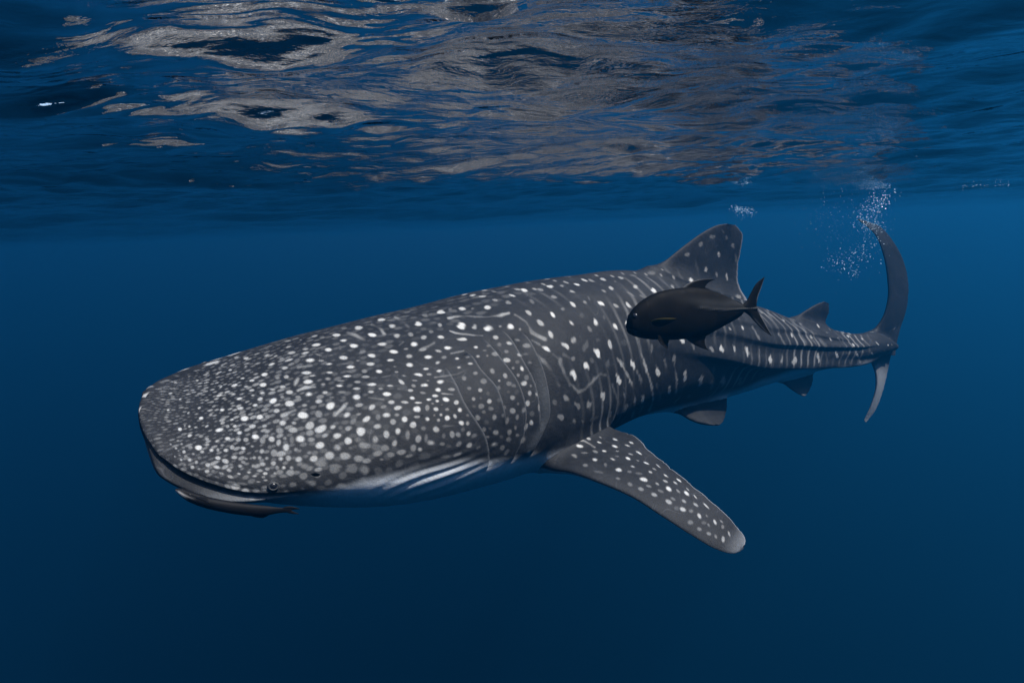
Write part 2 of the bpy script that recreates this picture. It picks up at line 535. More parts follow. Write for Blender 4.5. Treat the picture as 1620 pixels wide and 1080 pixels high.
# spots traced from the photograph: (origin x, origin y, scale, [(x, y, half length, half width, angle, paleness), ...])
SPOTS = [
(660, 430, 6.0, [(30,315,32,22,0,.6),(160,255,38,22,5,.6),(220,378,38,28,0,.9),(420,348,38,28,0,.85),(315,355,25,20,90,.35),(525,222,34,18,0,.95),(305,188,28,12,-10,.55),(555,138,25,12,0,.5),(260,240,25,15,0,.3),(395,215,25,22,90,.3),(625,200,18,12,0,.4),(715,178,28,16,10,.7),(805,122,32,18,10,.55),(1060,88,30,18,0,.45),(910,130,30,22,0,.3),(1015,175,34,17,12,.95),(1165,170,32,15,5,.5),(1265,138,32,18,15,.85),(1375,132,24,14,15,.5),(1520,120,34,17,20,.95),(1300,82,28,12,10,.5),(1465,186,30,12,15,.6),(1290,238,34,14,20,.5),(865,288,32,24,15,.5),(1085,280,38,18,40,.35),(1480,308,40,22,40,.85),(1590,290,32,18,40,.5),(665,340,38,24,0,.9),(525,350,22,22,0,.35),(75,412,34,24,30,.4),(20,492,34,22,10,.9),(215,505,32,24,80,.6),(130,570,24,18,0,.4),(60,540,45,22,-10,.25),(65,620,30,20,0,.65),(220,618,38,22,0,.85),(425,640,42,17,3,.85),(560,712,34,18,0,.85),(295,720,42,19,3,.97),(205,752,36,16,10,.65),(105,808,42,24,-5,.97),(255,808,28,16,-10,.45),(382,820,28,16,0,.85),(415,512,50,32,5,1),(548,520,32,30,60,.65),(672,530,46,34,15,1),(785,518,20,16,0,.5),(882,520,38,36,60,1),(975,545,20,16,90,.5),(748,618,32,20,0,.7),(870,680,38,22,8,.75),(780,690,26,24,0,.35),(680,700,28,18,0,.35),(635,745,26,12,0,.35),(578,800,28,20,0,.75),(480,808,30,14,-10,.4),(745,778,36,20,0,.5),(850,838,32,22,10,.8),(850,755,26,18,0,.4),(665,795,16,14,0,.4),(505,870,30,16,0,.75),(400,905,26,16,-5,.7),(195,862,30,20,-15,.75),(90,918,40,15,-5,.85),(208,938,38,18,-10,.9),(20,978,36,16,10,.85),(108,972,28,15,0,.5),(105,1030,28,12,0,.6),(218,1040,36,22,0,.95),(75,1075,40,24,0,.95),(555,958,28,20,0,.5),(712,942,30,24,60,.5),(838,985,26,22,60,.6),(445,1005,28,18,0,.45),(625,1040,36,24,0,.45),(778,1032,14,12,0,.6),(998,922,34,22,60,.95),(958,980,18,18,0,.5),(912,912,18,16,0,.5),(950,855,22,20,0,.3),(975,785,28,20,10,.7),(1035,700,34,24,0,.5),(955,645,34,18,10,.45),(1035,778,34,18,0,.3),(1070,860,36,22,0,.4),(1035,1000,24,24,0,.35),(1015,1060,30,28,0,.85),(870,1060,34,22,0,.4),(1055,388,40,22,35,.7),(1285,405,36,20,50,1),(1385,350,24,18,60,.4),(1175,488,44,22,38,.7),(1465,485,38,18,45,.8),(1270,592,40,24,52,.8),(1485,645,36,24,80,.6),(1402,692,44,22,45,.85),(1225,730,52,22,35,1),(1480,825,24,26,0,.4),(1360,845,36,26,60,.4),(1485,975,52,28,65,1),(1605,890,42,28,60,1)]),
(660, 590, 6.0, [(20,18,30,14,10,.85),(192,158,28,20,10,.95),(325,155,38,14,0,.55),(290,198,55,10,5,.5),(172,215,26,12,0,.85),(107,250,32,16,0,.97),(190,265,20,14,0,.85),(148,288,18,10,0,.5),(275,252,32,22,5,1),(372,278,24,20,-30,.75),(235,300,20,8,0,.4),(20,280,36,10,0,.9),(60,188,36,14,5,.45),(8,340,30,26,60,.9),(95,328,28,20,90,.5),(178,342,30,24,10,.85),(282,342,28,18,0,.5),(405,352,30,26,10,1),(358,405,26,18,60,.75),(290,428,30,28,0,.97),(225,395,18,18,0,.7),(205,445,20,20,0,.65),(103,438,30,26,0,.9),(162,400,18,16,0,.4),(12,415,18,14,0,.6),(412,472,30,26,20,.95),(480,478,26,18,90,.6),(478,400,22,20,0,.35),(180,535,36,28,10,.7),(55,520,30,28,0,.4),(290,500,60,12,0,.3),(328,582,34,22,75,.55),(390,585,28,22,75,.5),(482,568,34,26,110,.7),(438,535,24,22,0,.3),(250,600,30,24,100,.35),(20,622,36,26,90,.5),(82,620,40,18,95,.35),(135,665,40,36,0,.65),(235,670,30,22,0,.4),(28,722,26,24,0,.65),(395,672,34,24,-45,.4),(500,685,36,26,-45,.7),(540,590,36,22,-50,.4),(578,705,36,20,-35,.35),(390,770,45,18,-20,.4),(270,790,50,20,-10,.25),(300,690,30,22,0,.25),(445,50,26,20,0,.45),(495,145,24,18,0,.4),(602,162,26,22,0,.65),(540,245,22,22,0,.55),(605,238,20,20,0,.2),(688,268,32,24,8,.7),(608,312,28,24,0,.4),(702,335,26,22,0,.35),(540,315,22,16,0,.25),(668,190,24,24,0,.2),(632,370,20,16,0,.35),(578,425,30,28,0,.5),(735,420,32,30,0,.5),(818,328,26,22,0,.35),(905,232,28,26,60,.55),(905,352,30,28,0,.5),(855,450,34,22,110,.35),(818,405,22,18,90,.3),(660,465,26,24,0,.2),(632,535,24,22,0,.45),(748,562,30,26,0,.5),(870,555,30,24,120,.45),(690,530,18,18,0,.2),(732,672,42,26,-35,.7),(870,635,30,26,-30,.4),(800,605,22,20,0,.25),(665,605,26,16,0,.4),(805,705,28,26,-40,.35),(850,750,36,22,-40,.35),(770,140,28,26,0,.35),(910,120,26,20,10,.35),(865,178,26,16,0,.2),(780,258,24,24,0,.2),(940,180,30,24,0,.15),(1068,190,28,24,80,.65),(1132,200,26,16,60,.6),(1078,120,20,16,90,.4),(1050,290,30,20,80,.7),(955,290,22,18,90,.35),(1012,350,34,22,100,.4),(950,425,34,18,95,.4),(1088,472,28,20,90,.75),(1030,515,38,20,105,.55),(932,512,30,16,90,.4),(955,590,22,18,0,.4),(1000,635,44,24,115,.5),(1092,385,26,26,0,.25),(1062,755,30,18,100,.5),(1155,330,40,12,90,.5),(1305,285,44,20,75,.3),(1418,240,40,24,50,.5),(1520,305,42,22,50,.45),(1370,422,34,26,45,.5),(1490,455,28,18,80,.35),(1570,455,24,16,50,.35)]),
(860, 420, 6.0, [(450,140,32,13,25,.5),(562,130,32,14,20,.7),(735,120,34,16,15,.6),(640,213,30,16,35,.7),(572,240,30,11,30,.5),(680,150,22,12,30,.3),(825,270,55,12,30,.4),(872,200,34,22,35,.75),(1042,235,36,22,55,1),(1222,198,32,16,50,.85),(1010,90,36,12,15,.35),(855,95,36,10,10,.3),(930,290,36,10,25,.35),(265,245,32,11,18,.6),(395,355,38,16,40,.4),(548,362,38,18,42,1),(690,382,34,15,35,.6),(808,378,38,16,45,.85),(430,310,38,12,65,.25),(498,538,42,22,60,.95),(572,490,36,16,85,.25),(675,572,42,20,62,1),(780,545,26,14,110,.9),(435,600,46,18,55,.4),(365,470,40,30,0,.2),(632,750,50,22,68,.75),(515,835,54,24,60,1),(402,952,44,26,65,.97),(845,935,58,22,70,1),(1080,1005,58,22,80,.97),(740,920,52,16,65,.45),(400,760,60,26,110,.25),(610,930,50,20,95,.25),(460,900,30,20,60,.25),(765,730,45,30,0,.15),(515,705,26,20,80,.2),(1025,780,60,14,90,.35),(1310,700,46,20,65,1),(1240,890,60,18,90,.5),(1600,800,40,18,60,.55),(1420,770,50,14,65,.4)]),
(860, 560, 6.0, [(712,245,58,24,72,.95),(560,395,46,30,85,.75),(430,475,50,26,110,.55),(325,490,42,24,50,.4),(630,560,50,22,85,.4),(778,515,62,22,105,.5),(768,390,34,16,80,.4),(940,425,56,18,95,.8),(1195,345,58,17,90,.75),(1345,205,58,20,97,.8),(1492,250,62,22,100,.65),(1105,410,50,16,90,.3),(1075,300,36,14,90,.25),(925,250,40,20,80,.25),(1380,400,36,16,110,.3),(1595,300,80,18,95,.3),(480,610,60,20,-20,.25),(165,600,36,26,45,.5),(292,632,30,20,80,.4),(110,465,36,20,75,.3),(520,15,40,22,60,1)]),
(1060, 430, 6.0, [(490,722,42,22,75,.95),(610,725,38,14,80,.75),(732,755,44,22,88,.9),(848,780,60,10,88,.4),(952,835,46,20,88,.9),(1062,835,50,12,95,.6),(1185,842,44,26,105,.75),(1408,810,44,16,80,.8),(1310,800,50,8,85,.3),(570,540,26,12,50,.6),(688,530,28,13,62,.9),(1078,458,24,12,60,.9),(1155,598,32,13,70,.85),(1242,498,26,11,50,.75),(1342,620,28,11,60,.75),(1522,638,26,10,50,.85),(862,380,28,16,55,.6),(505,1035,60,28,100,.55),(665,1040,50,22,100,.4),(415,930,50,14,98,.3),(220,710,40,12,60,.3)]),
(1200, 460, 6.75, [(1015,580,24,10,60,.85),(955,485,22,10,50,.85),(1108,512,24,8,45,.8),(1055,685,30,13,65,.8),(1215,670,30,10,55,.75),(838,688,42,16,75,.9),(1270,562,28,8,45,.75),(1385,580,14,8,45,.8),(1423,573,8,8,0,.8),(1350,645,34,6,50,.4),(730,445,16,5,20,.6)]),
(400, 480, 6.0, [(1220,150,38,20,0,.9),(1450,78,50,22,3,.75),(1580,15,36,20,0,.5),(1570,190,40,24,10,.95),(1320,215,36,24,5,.75),(1128,298,46,22,5,1),(1003,230,42,20,5,.8),(1060,155,34,16,5,.4),(1280,72,38,18,0,.35),(1365,308,38,26,5,.7),(1500,295,30,26,60,.5),(1240,300,28,18,-20,.35),(1228,382,48,22,-5,.85),(1530,385,42,22,0,1),(1338,458,42,22,0,.95),(1128,492,46,20,0,.9),(958,402,42,22,-3,.95),(868,350,38,17,-3,.9),(795,303,36,18,-5,.85),(720,438,38,22,-5,.95),(612,390,40,18,-8,.9),(588,310,36,12,-15,.65),(535,538,52,20,-5,1),(862,515,44,22,-5,.85),(725,573,42,18,-5,.9),(925,605,44,17,0,.95),(1120,572,40,17,-3,.8),(1305,538,46,16,-5,.85),(1480,500,34,20,0,.65),(1480,585,40,20,0,.9),(1455,430,28,14,-5,.5),(1610,438,44,18,-10,.55),(1205,642,38,20,0,.95),(1065,637,30,18,0,.5),(885,690,54,17,0,1),(728,655,38,15,0,.8),(510,655,48,16,0,.85),(1070,697,40,13,0,.6),(1125,768,46,18,0,.9),(985,745,36,16,0,.6),(825,780,50,20,0,1),(710,712,38,22,0,.6),(528,742,54,24,-3,.95),(575,685,42,12,-3,.75),(1410,745,38,20,30,.8),(1560,675,46,16,5,.95),(1300,780,34,12,0,.7),(1275,858,52,20,-2,.95),(1118,838,38,18,-3,.7),(985,805,42,16,0,.7),(985,885,50,28,0,.95),(840,842,48,18,0,.45),(685,845,36,22,-5,.75),(530,862,52,30,-3,1),(1515,895,34,20,5,.95),(1500,825,30,14,0,.7),(1312,935,34,20,0,.75),(1440,935,40,14,5,.7),(1570,940,40,11,0,.85),(1378,990,40,22,-15,.8),(1552,1000,36,26,0,.95),(745,962,54,34,-20,.95),(620,932,42,24,-5,.75),(490,965,38,20,-5,.6),(350,950,48,24,-8,.85),(342,845,38,20,-5,.75),(197,920,38,26,-15,.97),(285,790,32,15,-5,.75),(300,612,32,18,-10,.75),(318,695,24,18,0,.7),(112,668,32,18,-5,.85),(103,770,32,20,-5,.95),(1010,965,50,20,-8,.6),(1130,985,44,30,-30,.8),(875,960,44,20,-35,.5),(1270,1055,38,28,-10,.85),(1370,1055,28,20,0,.5),(890,1060,44,30,-30,.85),(475,1060,60,32,-5,.95),(225,1020,32,20,-10,.75),(630,1050,38,34,0,.5),(365,468,38,15,-10,.7),(335,412,36,13,-15,.65),(495,470,38,13,-12,.75),(495,432,32,12,-5,.65),(455,345,28,12,-10,.6),(490,382,30,12,-12,.5),(330,355,30,8,-15,.65),(235,322,30,8,-12,.6),(335,540,42,12,-20,.75),(130,495,30,13,-20,.65),(175,578,32,13,-15,.85),(215,500,26,12,-25,.6),(270,522,28,10,-15,.5),(420,545,38,18,-30,.35),(188,812,28,12,0,.7),(90,848,30,14,-5,.7),(232,705,26,13,0,.5),(995,542,32,16,0,.55),(650,542,34,12,0,.55),(620,485,42,14,15,.4),(740,490,45,13,-8,.4),(860,230,40,16,-5,.4),(790,222,32,9,-15,.7),(670,250,24,10,-5,.5),(655,325,30,12,-10,.4),(830,420,34,18,90,.3),(560,245,30,6,-15,.6),(1345,598,30,14,0,.5),(1365,648,26,12,0,.55),(1435,685,30,14,15,.5),(1240,980,34,18,-10,.45),(840,732,44,10,0,.5),(870,570,38,10,-5,.35),(910,645,46,8,0,.4),(1210,808,30,14,0,.5),(430,885,30,16,0,.5),(280,885,22,18,0,.5),(240,958,34,14,-15,.6),(670,768,34,20,-3,.6),(1030,465,50,20,-25,.4),(750,890,36,14,0,.35),(860,890,34,22,0,.3),(1615,775,30,22,0,.9),(1525,780,26,18,20,.5),(1545,730,36,9,3,.5)]),
(400, 630, 6.0, [(68,175,32,24,-10,.95),(138,172,24,20,0,.5),(285,232,38,26,0,.8),(390,232,32,20,0,.6),(110,260,34,22,-15,.65),(530,258,48,32,-20,.7),(645,290,50,36,-25,.85),(765,268,36,28,-20,.75),(775,155,40,24,-60,.5),(1075,195,50,26,-25,.85),(1185,178,34,26,90,.4),(1445,195,34,28,0,.9),(1560,175,34,14,0,.6),(1520,250,32,32,0,.8),(1330,225,30,26,0,.6),(1185,262,40,28,0,.7),(1028,320,50,38,0,.9),(905,285,36,26,-10,.6),(830,280,30,24,0,.3),(950,215,36,22,-40,.4),(1005,150,36,20,-15,.5),(805,355,46,34,-15,.8),(685,355,42,28,-20,.65),(375,298,42,28,0,.65),(250,308,38,30,20,.5),(138,312,34,20,-15,.55),(28,365,36,28,0,.9),(180,385,34,32,90,.8),(90,402,38,30,100,.5),(245,420,36,26,105,.65),(315,458,40,36,90,.8),(448,385,44,34,0,.9),(370,390,40,24,90,.35),(540,330,36,28,0,.5),(560,390,40,28,0,.55),(640,440,52,34,-15,.85),(905,410,48,36,-5,.85),(810,460,44,40,10,.6),(1060,450,70,42,0,.5),(1175,390,46,44,0,.6),(1272,345,42,36,90,.7),(1380,305,34,34,0,.85),(1472,345,46,30,90,.45),(1575,380,36,32,90,.6),(1342,430,34,34,0,.65),(1258,468,44,32,0,.45),(1520,472,34,32,90,.5),(1410,508,50,26,0,.5),(1180,525,56,30,-5,.5),(990,390,36,30,0,.35),(930,470,36,24,0,.3),(728,545,56,38,0,.7),(880,545,54,40,0,.6),(1005,565,46,34,-10,.55),(1085,592,44,22,-5,.5),(1305,535,44,28,0,.45),(1225,578,32,20,0,.5),(575,568,46,34,-10,.75),(428,580,42,36,-10,.75),(535,515,42,28,-10,.45),(410,485,28,26,0,.55),(265,575,28,26,0,.7),(340,572,30,28,0,.6),(200,515,34,28,90,.5),(85,500,30,30,0,.65),(130,568,26,24,0,.6),(65,562,24,22,0,.55),(12,562,24,22,0,.6),(195,615,28,22,0,.65),(95,620,32,22,0,.65),(295,655,28,26,0,.8),(368,655,26,24,0,.6),(232,655,22,22,0,.5),(140,668,24,16,0,.55),(60,685,36,18,0,.6),(118,712,24,14,0,.8),(208,712,22,16,0,.6),(20,735,28,14,0,.7),(645,615,60,34,0,.45),(490,645,60,34,0,.4),(425,700,44,26,0,.4),(790,645,60,26,0,.4),(615,675,50,22,-10,.55),(930,635,50,18,-10,.35),(295,735,40,22,0,.4),(122,775,20,10,0,.6),(50,790,26,10,0,.5),(100,745,20,12,0,.5),(1480,545,40,18,-15,.4),(160,460,26,24,0,.35),(305,378,24,22,0,.45)]),
(210, 560, 7.714, [(1300,540,46,20,-12,.97),(1310,658,44,20,-10,.8),(1090,680,40,26,-20,1),(840,778,34,24,-20,.95),(810,655,26,15,-25,.9),(678,718,24,12,-40,.8),(1055,505,46,16,-15,.8),(1245,380,42,16,-18,.9),(1340,295,34,14,-10,.85),(1455,320,34,14,-8,.85),(1595,378,40,20,-5,.95),(1605,245,30,20,-8,.95),(1380,395,34,16,-12,.7),(1455,440,34,15,-5,.8),(1465,502,30,16,-5,.7),(1490,620,38,20,-10,.85),(1365,785,48,32,-10,1),(1555,768,42,28,0,.9),(1495,1005,44,34,0,1),(1055,925,52,26,-12,.97),(1210,800,34,18,-15,.8),(900,880,38,18,-30,.8),(1130,770,60,16,-18,.45),(1245,875,34,26,0,.8),(1160,878,26,24,0,.6),(1095,840,34,18,-20,.65),(1460,880,40,24,-10,.75),(1305,958,42,28,-5,.85),(1160,1025,40,30,-10,.9),(580,548,24,12,-15,.85),(428,682,20,12,0,.8),(788,320,24,12,-10,.75),(1030,240,26,12,-15,.65),(1190,192,24,13,-10,.75),(1378,150,28,10,-15,.75),(1260,40,30,11,-15,.7),(1380,50,28,12,-12,.8),(520,350,26,10,-5,.6),(460,478,24,10,-10,.65),(632,445,26,11,-8,.6),(1075,400,28,13,-35,.75),(700,990,30,20,-15,.75),(578,915,24,22,0,.85),(775,890,34,18,-10,.7),(690,882,20,20,-30,.7),(635,875,24,14,90,.5),(1550,548,30,18,-20,.8),(1580,472,32,16,-5,.8),(1230,490,32,14,-10,.7),(1130,552,32,14,-15,.6),(990,635,34,16,-30,.55),(920,590,26,12,-15,.5),(950,740,28,18,-20,.6),(1225,630,40,16,-10,.5),(1400,580,36,14,-20,.55),(1335,715,50,14,-25,.5),(910,1035,32,26,0,.6),(830,1000,36,22,-15,.5),(1355,850,34,14,-5,.4)]),
(220, 670, 7.714, [(728,290,40,30,-5,.95),(880,325,36,30,-10,.8),(1055,325,38,30,0,.85),(1270,298,42,30,15,.85),(1135,285,28,28,0,.6),(965,318,28,24,90,.6),(950,212,44,26,-20,.7),(830,185,32,24,0,.5),(830,255,36,22,-10,.6),(1015,262,36,22,-5,.55),(1210,195,34,26,0,.6),(1305,195,34,30,0,.6),(1500,335,34,32,0,.6),(1385,275,36,26,0,.6),(1160,410,44,28,0,.7),(960,415,38,26,10,.8),(1055,455,42,26,20,.7),(775,342,30,22,0,.65),(660,368,32,24,0,.6),(548,342,26,24,0,.75),(620,440,32,28,0,.7),(512,440,24,20,0,.75),(440,400,20,20,0,.7),(495,385,18,18,0,.6),(700,470,28,26,90,.65),(650,528,28,24,0,.7),(555,500,30,26,10,.45),(835,505,34,26,0,.7),(955,530,56,30,15,.8),(825,580,36,28,0,.75),(735,550,34,22,0,.5),(1100,565,44,26,20,.65),(1230,520,50,34,15,.7),(1405,415,34,26,90,.55),(1480,415,30,24,90,.5),(1310,425,36,22,15,.5),(1275,470,36,22,15,.5),(1390,515,36,36,0,.6),(1220,608,42,22,10,.75),(1340,590,42,24,0,.65),(1110,645,44,22,15,.6),(1005,605,42,20,15,.5),(1305,680,44,18,10,.75),(905,580,28,22,0,.4),(950,650,50,18,15,.3),(1120,715,70,16,10,.35),(1250,730,60,16,8,.35),(450,300,20,18,-30,.7),(520,245,20,20,-30,.6),(475,205,22,16,-30,.65),(620,145,28,18,-20,.8),(385,250,20,14,90,.6),(540,290,24,18,0,.4),(625,290,28,20,0,.5),(570,395,24,20,0,.5),(480,330,20,18,0,.5),(1130,500,36,26,0,.4),(735,415,30,22,0,.35)]),
]
PEC_SPOTS = (820, 640, 4.05, [(205,155,20,14,90,.5),(300,157,22,12,30,.9),(380,175,18,11,35,.9),(460,188,18,8,25,.8),(290,220,22,13,20,.75),(218,243,22,18,0,.4),(397,263,26,12,10,1),(450,218,20,9,25,.8),(525,208,22,8,25,.8),(517,240,20,8,20,.85),(550,295,20,8,12,1),(615,265,24,8,15,.95),(620,222,24,8,22,.8),(725,243,22,8,22,.8),(703,262,22,6,20,.8),(775,310,32,7,30,.9),(702,343,22,10,20,1),(492,352,24,12,5,.85),(605,348,24,9,18,.7),(817,372,28,8,25,.95),(495,300,22,10,25,.5),(635,297,20,5,5,.7),(718,315,20,5,15,.7),(765,357,16,5,15,.6),(632,330,20,6,5,.4),(642,415,24,14,10,.85),(733,395,22,9,20,.7),(363,330,26,14,20,.5),(428,385,22,14,0,.4),(425,308,24,6,0,.4),(558,385,22,16,80,.35),(510,430,40,10,10,.25),(640,472,22,12,10,.4),(712,428,16,10,0,.35),(806,476,28,14,15,.9),(848,430,20,9,25,.75),(870,410,18,5,25,.6),(943,452,26,8,32,.9),(900,395,30,5,38,.8),(943,488,20,8,25,.65),(890,507,20,10,30,.6),(835,520,24,9,15,.45),(785,540,24,14,20,.5),(715,508,26,16,20,.4),(962,536,26,14,30,.97),(1007,500,18,7,35,.7),(1030,485,24,6,38,.9),(870,576,28,14,15,.6),(912,552,22,9,25,.35),(1077,565,28,12,45,1),(1023,552,18,7,45,.5),(1060,615,20,12,35,.6),(990,600,22,10,30,.4),(965,622,24,14,35,.65),(1055,668,24,16,30,.8),(1138,642,26,10,35,.65),(1135,590,20,5,50,.8),(1085,540,18,4,45,.7),(1205,648,34,7,45,.8),(1160,712,24,13,60,.8),(1108,678,18,14,0,.4),(1258,748,28,12,65,.85),(1208,712,18,10,60,.4),(1220,770,20,10,60,.4),(1160,795,22,16,20,.5),(1100,755,22,18,10,.4),(1012,662,20,16,0,.25),(1312,860,22,12,90,.7),(1265,845,24,14,70,.5),(1310,782,18,12,80,.45),(1350,825,26,8,70,.65),(1222,825,20,14,30,.5),(1190,755,22,14,0,.3),(770,440,26,9,10,.3),(1300,745,20,7,45,.5)])
DORSAL_SPOTS = (940, 330, 4.32, [(460,423,16,14,0,.8),(637,315,22,20,0,.5),(728,243,22,20,0,.5),(810,190,24,18,0,.45),(853,315,26,11,85,.8),(762,408,26,12,88,.75),(838,450,24,11,88,.5),(908,468,30,11,88,.85),(663,488,24,16,50,1),(948,255,24,14,80,.5),(905,200,20,12,80,.35),(970,340,34,12,85,.35),(985,600,30,16,30,.5),(880,155,24,8,60,.3)])
LINES = [
(860, 560, 6.0, [([(150,60),(190,170),(240,270),(330,355),(400,330),(470,250),(540,190),(600,205)],16,.32),([(0,60),(60,140),(110,230),(150,300)],18,.35),([(930,0),(965,110),(1005,230),(1035,360),(1040,440),(1000,540)],11,.5),([(700,40),(760,130),(800,200),(845,300),(865,400),(865,500),(840,600)],12,.45),([(650,290),(690,390),(715,480),(700,560)],12,.25),([(1240,100),(1265,250),(1260,370)],11,.4),([(1150,60),(1175,170)],11,.22),([(1345,270),(1300,390),(1240,470)],9,.3),([(880,150),(920,240),(935,330)],11,.25),([(940,500),(900,590)],11,.3),([(900,-150),(930,0)],12,.4)]),
(660, 430, 6.0, [([(300,435),(400,415),(640,430),(780,415),(870,390)],12,.45),([(930,405),(1030,470),(1090,570),(1200,640)],15,.4),([(310,560),(360,580),(520,600),(620,605)],9,.45),([(1090,650),(1160,690)],12,.35),([(1140,780),(1240,890),(1320,1020)],14,.35),([(1290,780),(1370,850),(1400,980),(1450,1080)],14,.25),([(1390,780),(1470,830)],14,.25),([(20,745),(160,675)],15,.5),([(320,775),(440,750)],11,.5),([(170,1000),(380,970),(480,920)],8,.3)]),
(1060, 430, 6.0, [([(780,520),(850,640)],8,.3),([(930,390),(1020,530)],9,.2),([(1030,590),(1095,690)],9,.3),([(1130,430),(1290,690)],9,.2),([(1240,500),(1400,700)],9,.2),([(1340,560),(1470,700)],9,.2),([(1470,750),(1500,860)],9,.2),([(1095,700),(1062,800)],9,.25)]),
(1200, 460, 6.75, [([(1015,600),(1085,760)],9,.35),([(850,500),(930,620),(980,780)],8,.22),([(710,600),(740,780)],9,.25),([(610,450),(720,600)],9,.2),([(220,460),(280,570)],8,.3),([(350,290),(510,560)],9,.2),([(510,600),(540,780)],9,.25)]),
(400, 480, 6.0, [([(430,825),(500,795),(590,790)],13,.5),([(400,770),(430,715)],15,.45),([(900,280),(980,310),(1060,350)],14,.4),([(1130,200),(1210,235),(1250,290)],14,.4),([(1350,130),(1430,170),(1480,230)],14,.35),([(1390,395),(1430,365)],11,.4),([(1220,700),(1310,680)],10,.45),([(1380,810),(1480,825)],11,.45),([(1100,890),(1240,910)],14,.35),([(430,605),(560,590)],11,.4),([(600,430),(690,405)],9,.3),([(280,1060),(400,1010)],15,.5),([(780,1060),(870,970)],16,.45),([(1540,545),(1600,580)],12,.4)]),
]

for ox, oy, sc, lst in SPOTS:
    for x, y, a, b, ang, val in lst:
        paint(body, ox + x / sc, oy + y / sc, a / sc, b / sc, ang, val)
for ox, oy, sc, lst in LINES:
    for pts, wd, val in lst:
        paint_line(body, [(ox + x / sc, oy + y / sc) for x, y in pts], 1.1 * wd / sc, min(1.25 * val, 0.6))

# pigment boundary above the white belly, read off as phi(t)
bel, _, _ = phi_curve([(262, 735), (300, 758), (350, 772), (420, 782), (480, 770), (560, 757), (640, 730), (700, 712), (760, 722), (830, 718),
                       (1000, 668), (1040, 648), (1100, 632), (1160, 612), (1210, 592), (1277, 579), (1333, 576), (1366, 572)])
bel = np.clip(bel, 1.15, 2.6)
under = (sgn - bel) * rad
body.pale = smooth(-0.02 + 0.03 * smooth(4, 5, body.T), 0.14, under + 0.02 * nz2(body.P)) * smooth(0.15, 0.35, body.T) + 0.35 * (1 - smooth(0.15, 0.35, body.T)) * smooth(0.03, 0.10, marc)

def scatter_fill(p, spacing, elong, value, region, n_try, seed, clear=1.0, size=0.36):
    """small spots strewn by dart throwing over the skin; spacing(t, phi) in metres"""
    r = np.random.default_rng(seed)
    T1, F1 = p.t1, p.phi1
    circ = np.interp(T1, ST[:, 0], ST[:, 4] + ST[:, 5])
    cell = {}
    i = r.integers(2, len(T1) - 2, n_try); j = r.integers(0, len(F1), n_try)
    dens = np.random.default_rng(seed + 1).random(n_try)
    for a, b, u in zip(i, j, dens):
        P = p.P[a, b]
        s = spacing(T1[a], F1[b])
        if s is None or not region(T1[a], F1[b]): continue
        key = tuple(np.floor(P / 0.12).astype(int))
        ok = True
        for dx in (-1, 0, 1):
            for dy in (-1, 0, 1):
                for dz in (-1, 0, 1):
                    for q, sq in cell.get((key[0] + dx, key[1] + dy, key[2] + dz), ()):
                        if np.dot(P - q, P - q) < (0.5 * (s + sq)) ** 2: ok = False; break
                    if not ok: break
                if not ok: break
            if not ok: break
        if not ok: continue
        rad_s = s * size * (0.75 + 0.5 * u)
        w_i, w_j = 26, 26
        a0, a1 = max(a - w_i, 0), min(a + w_i, len(T1))
        jj = np.arange(b - w_j, b + w_j + 1) % len(F1)
        Q = p.P[a0:a1][:, jj] - P
        if clear and p.trace[a, b] > 0.06: continue
        ta, tb = p.du[a, b], p.dv[a, b]
        e = elong(T1[a], F1[b])
        d1, d2, d3 = Q @ ta / (rad_s * e), Q @ tb / (rad_s / math.sqrt(e)), Q @ p.N[a, b] / rad_s
        rr = np.sqrt(d1 * d1 + d2 * d2 + d3 * d3) + 0.18 * SPN(Q + P)
        w = 1 - smooth(0.6, 1.4, rr)
        if clear and (w * p.trace[a0:a1][:, jj]).max() > 0.45: continue
        cell.setdefault(key, []).append((P, s))
        v = value(T1[a], F1[b], u)
        blk = p.spot[a0:a1]
        blk[:, jj] = np.maximum(blk[:, jj], w * v)

body.pale *= 1 - 0.65 * np.exp(-((body.T - 0.35) / 0.22) ** 2)
body.trace = body.spot.copy()
def fold_phi(f): return 2 * math.pi - f if f > math.pi else f
def head_space(t, f):
    f = fold_phi(f)
    return float(np.interp(t, [0, 0.15, 0.4, 0.8, 1.3, 1.8, 2.4], [0.016, 0.020, 0.027, 0.040, 0.058, 0.066, 0.085])) * (0.85 + 0.3 * min(f, 1.5) / 1.5)
scatter_fill(body, head_space, lambda t, f: 1.25, lambda t, f, u: (0.34 + 0.42 * u ** 2) * float(np.interp(t, [0.0, 0.35, 0.5, 0.9], [0.5, 0.95, 0.8, 0.4])),
             lambda t, f: (t < 1.0 and (f > 5.5 or f < 1.75)) or (t < 2.3 and (f > 5.5 or f < 0.15)), 200000, 5)
# back and far flank: rows of bright spots with faint cross stripes between them
def back_region(t, f):
    near_seen = f < 1.6 and f > 0.12
    return t >= 2.0 and not near_seen and fold_phi(f) < 1.5
scatter_fill(body, lambda t, f: 0.10, lambda t, f: 0.8, lambda t, f, u: 0.35 + 0.5 * u, back_region, 12000, 8, size=0.17)
scatter_fill(body, lambda t, f: 0.075, lambda t, f: 1.0, lambda t, f, u: 0.5 + 0.4 * u, lambda t, f: t < 2.0 and 3.9 < f < 5.5, 9000, 11)
body.gill = gill_edge
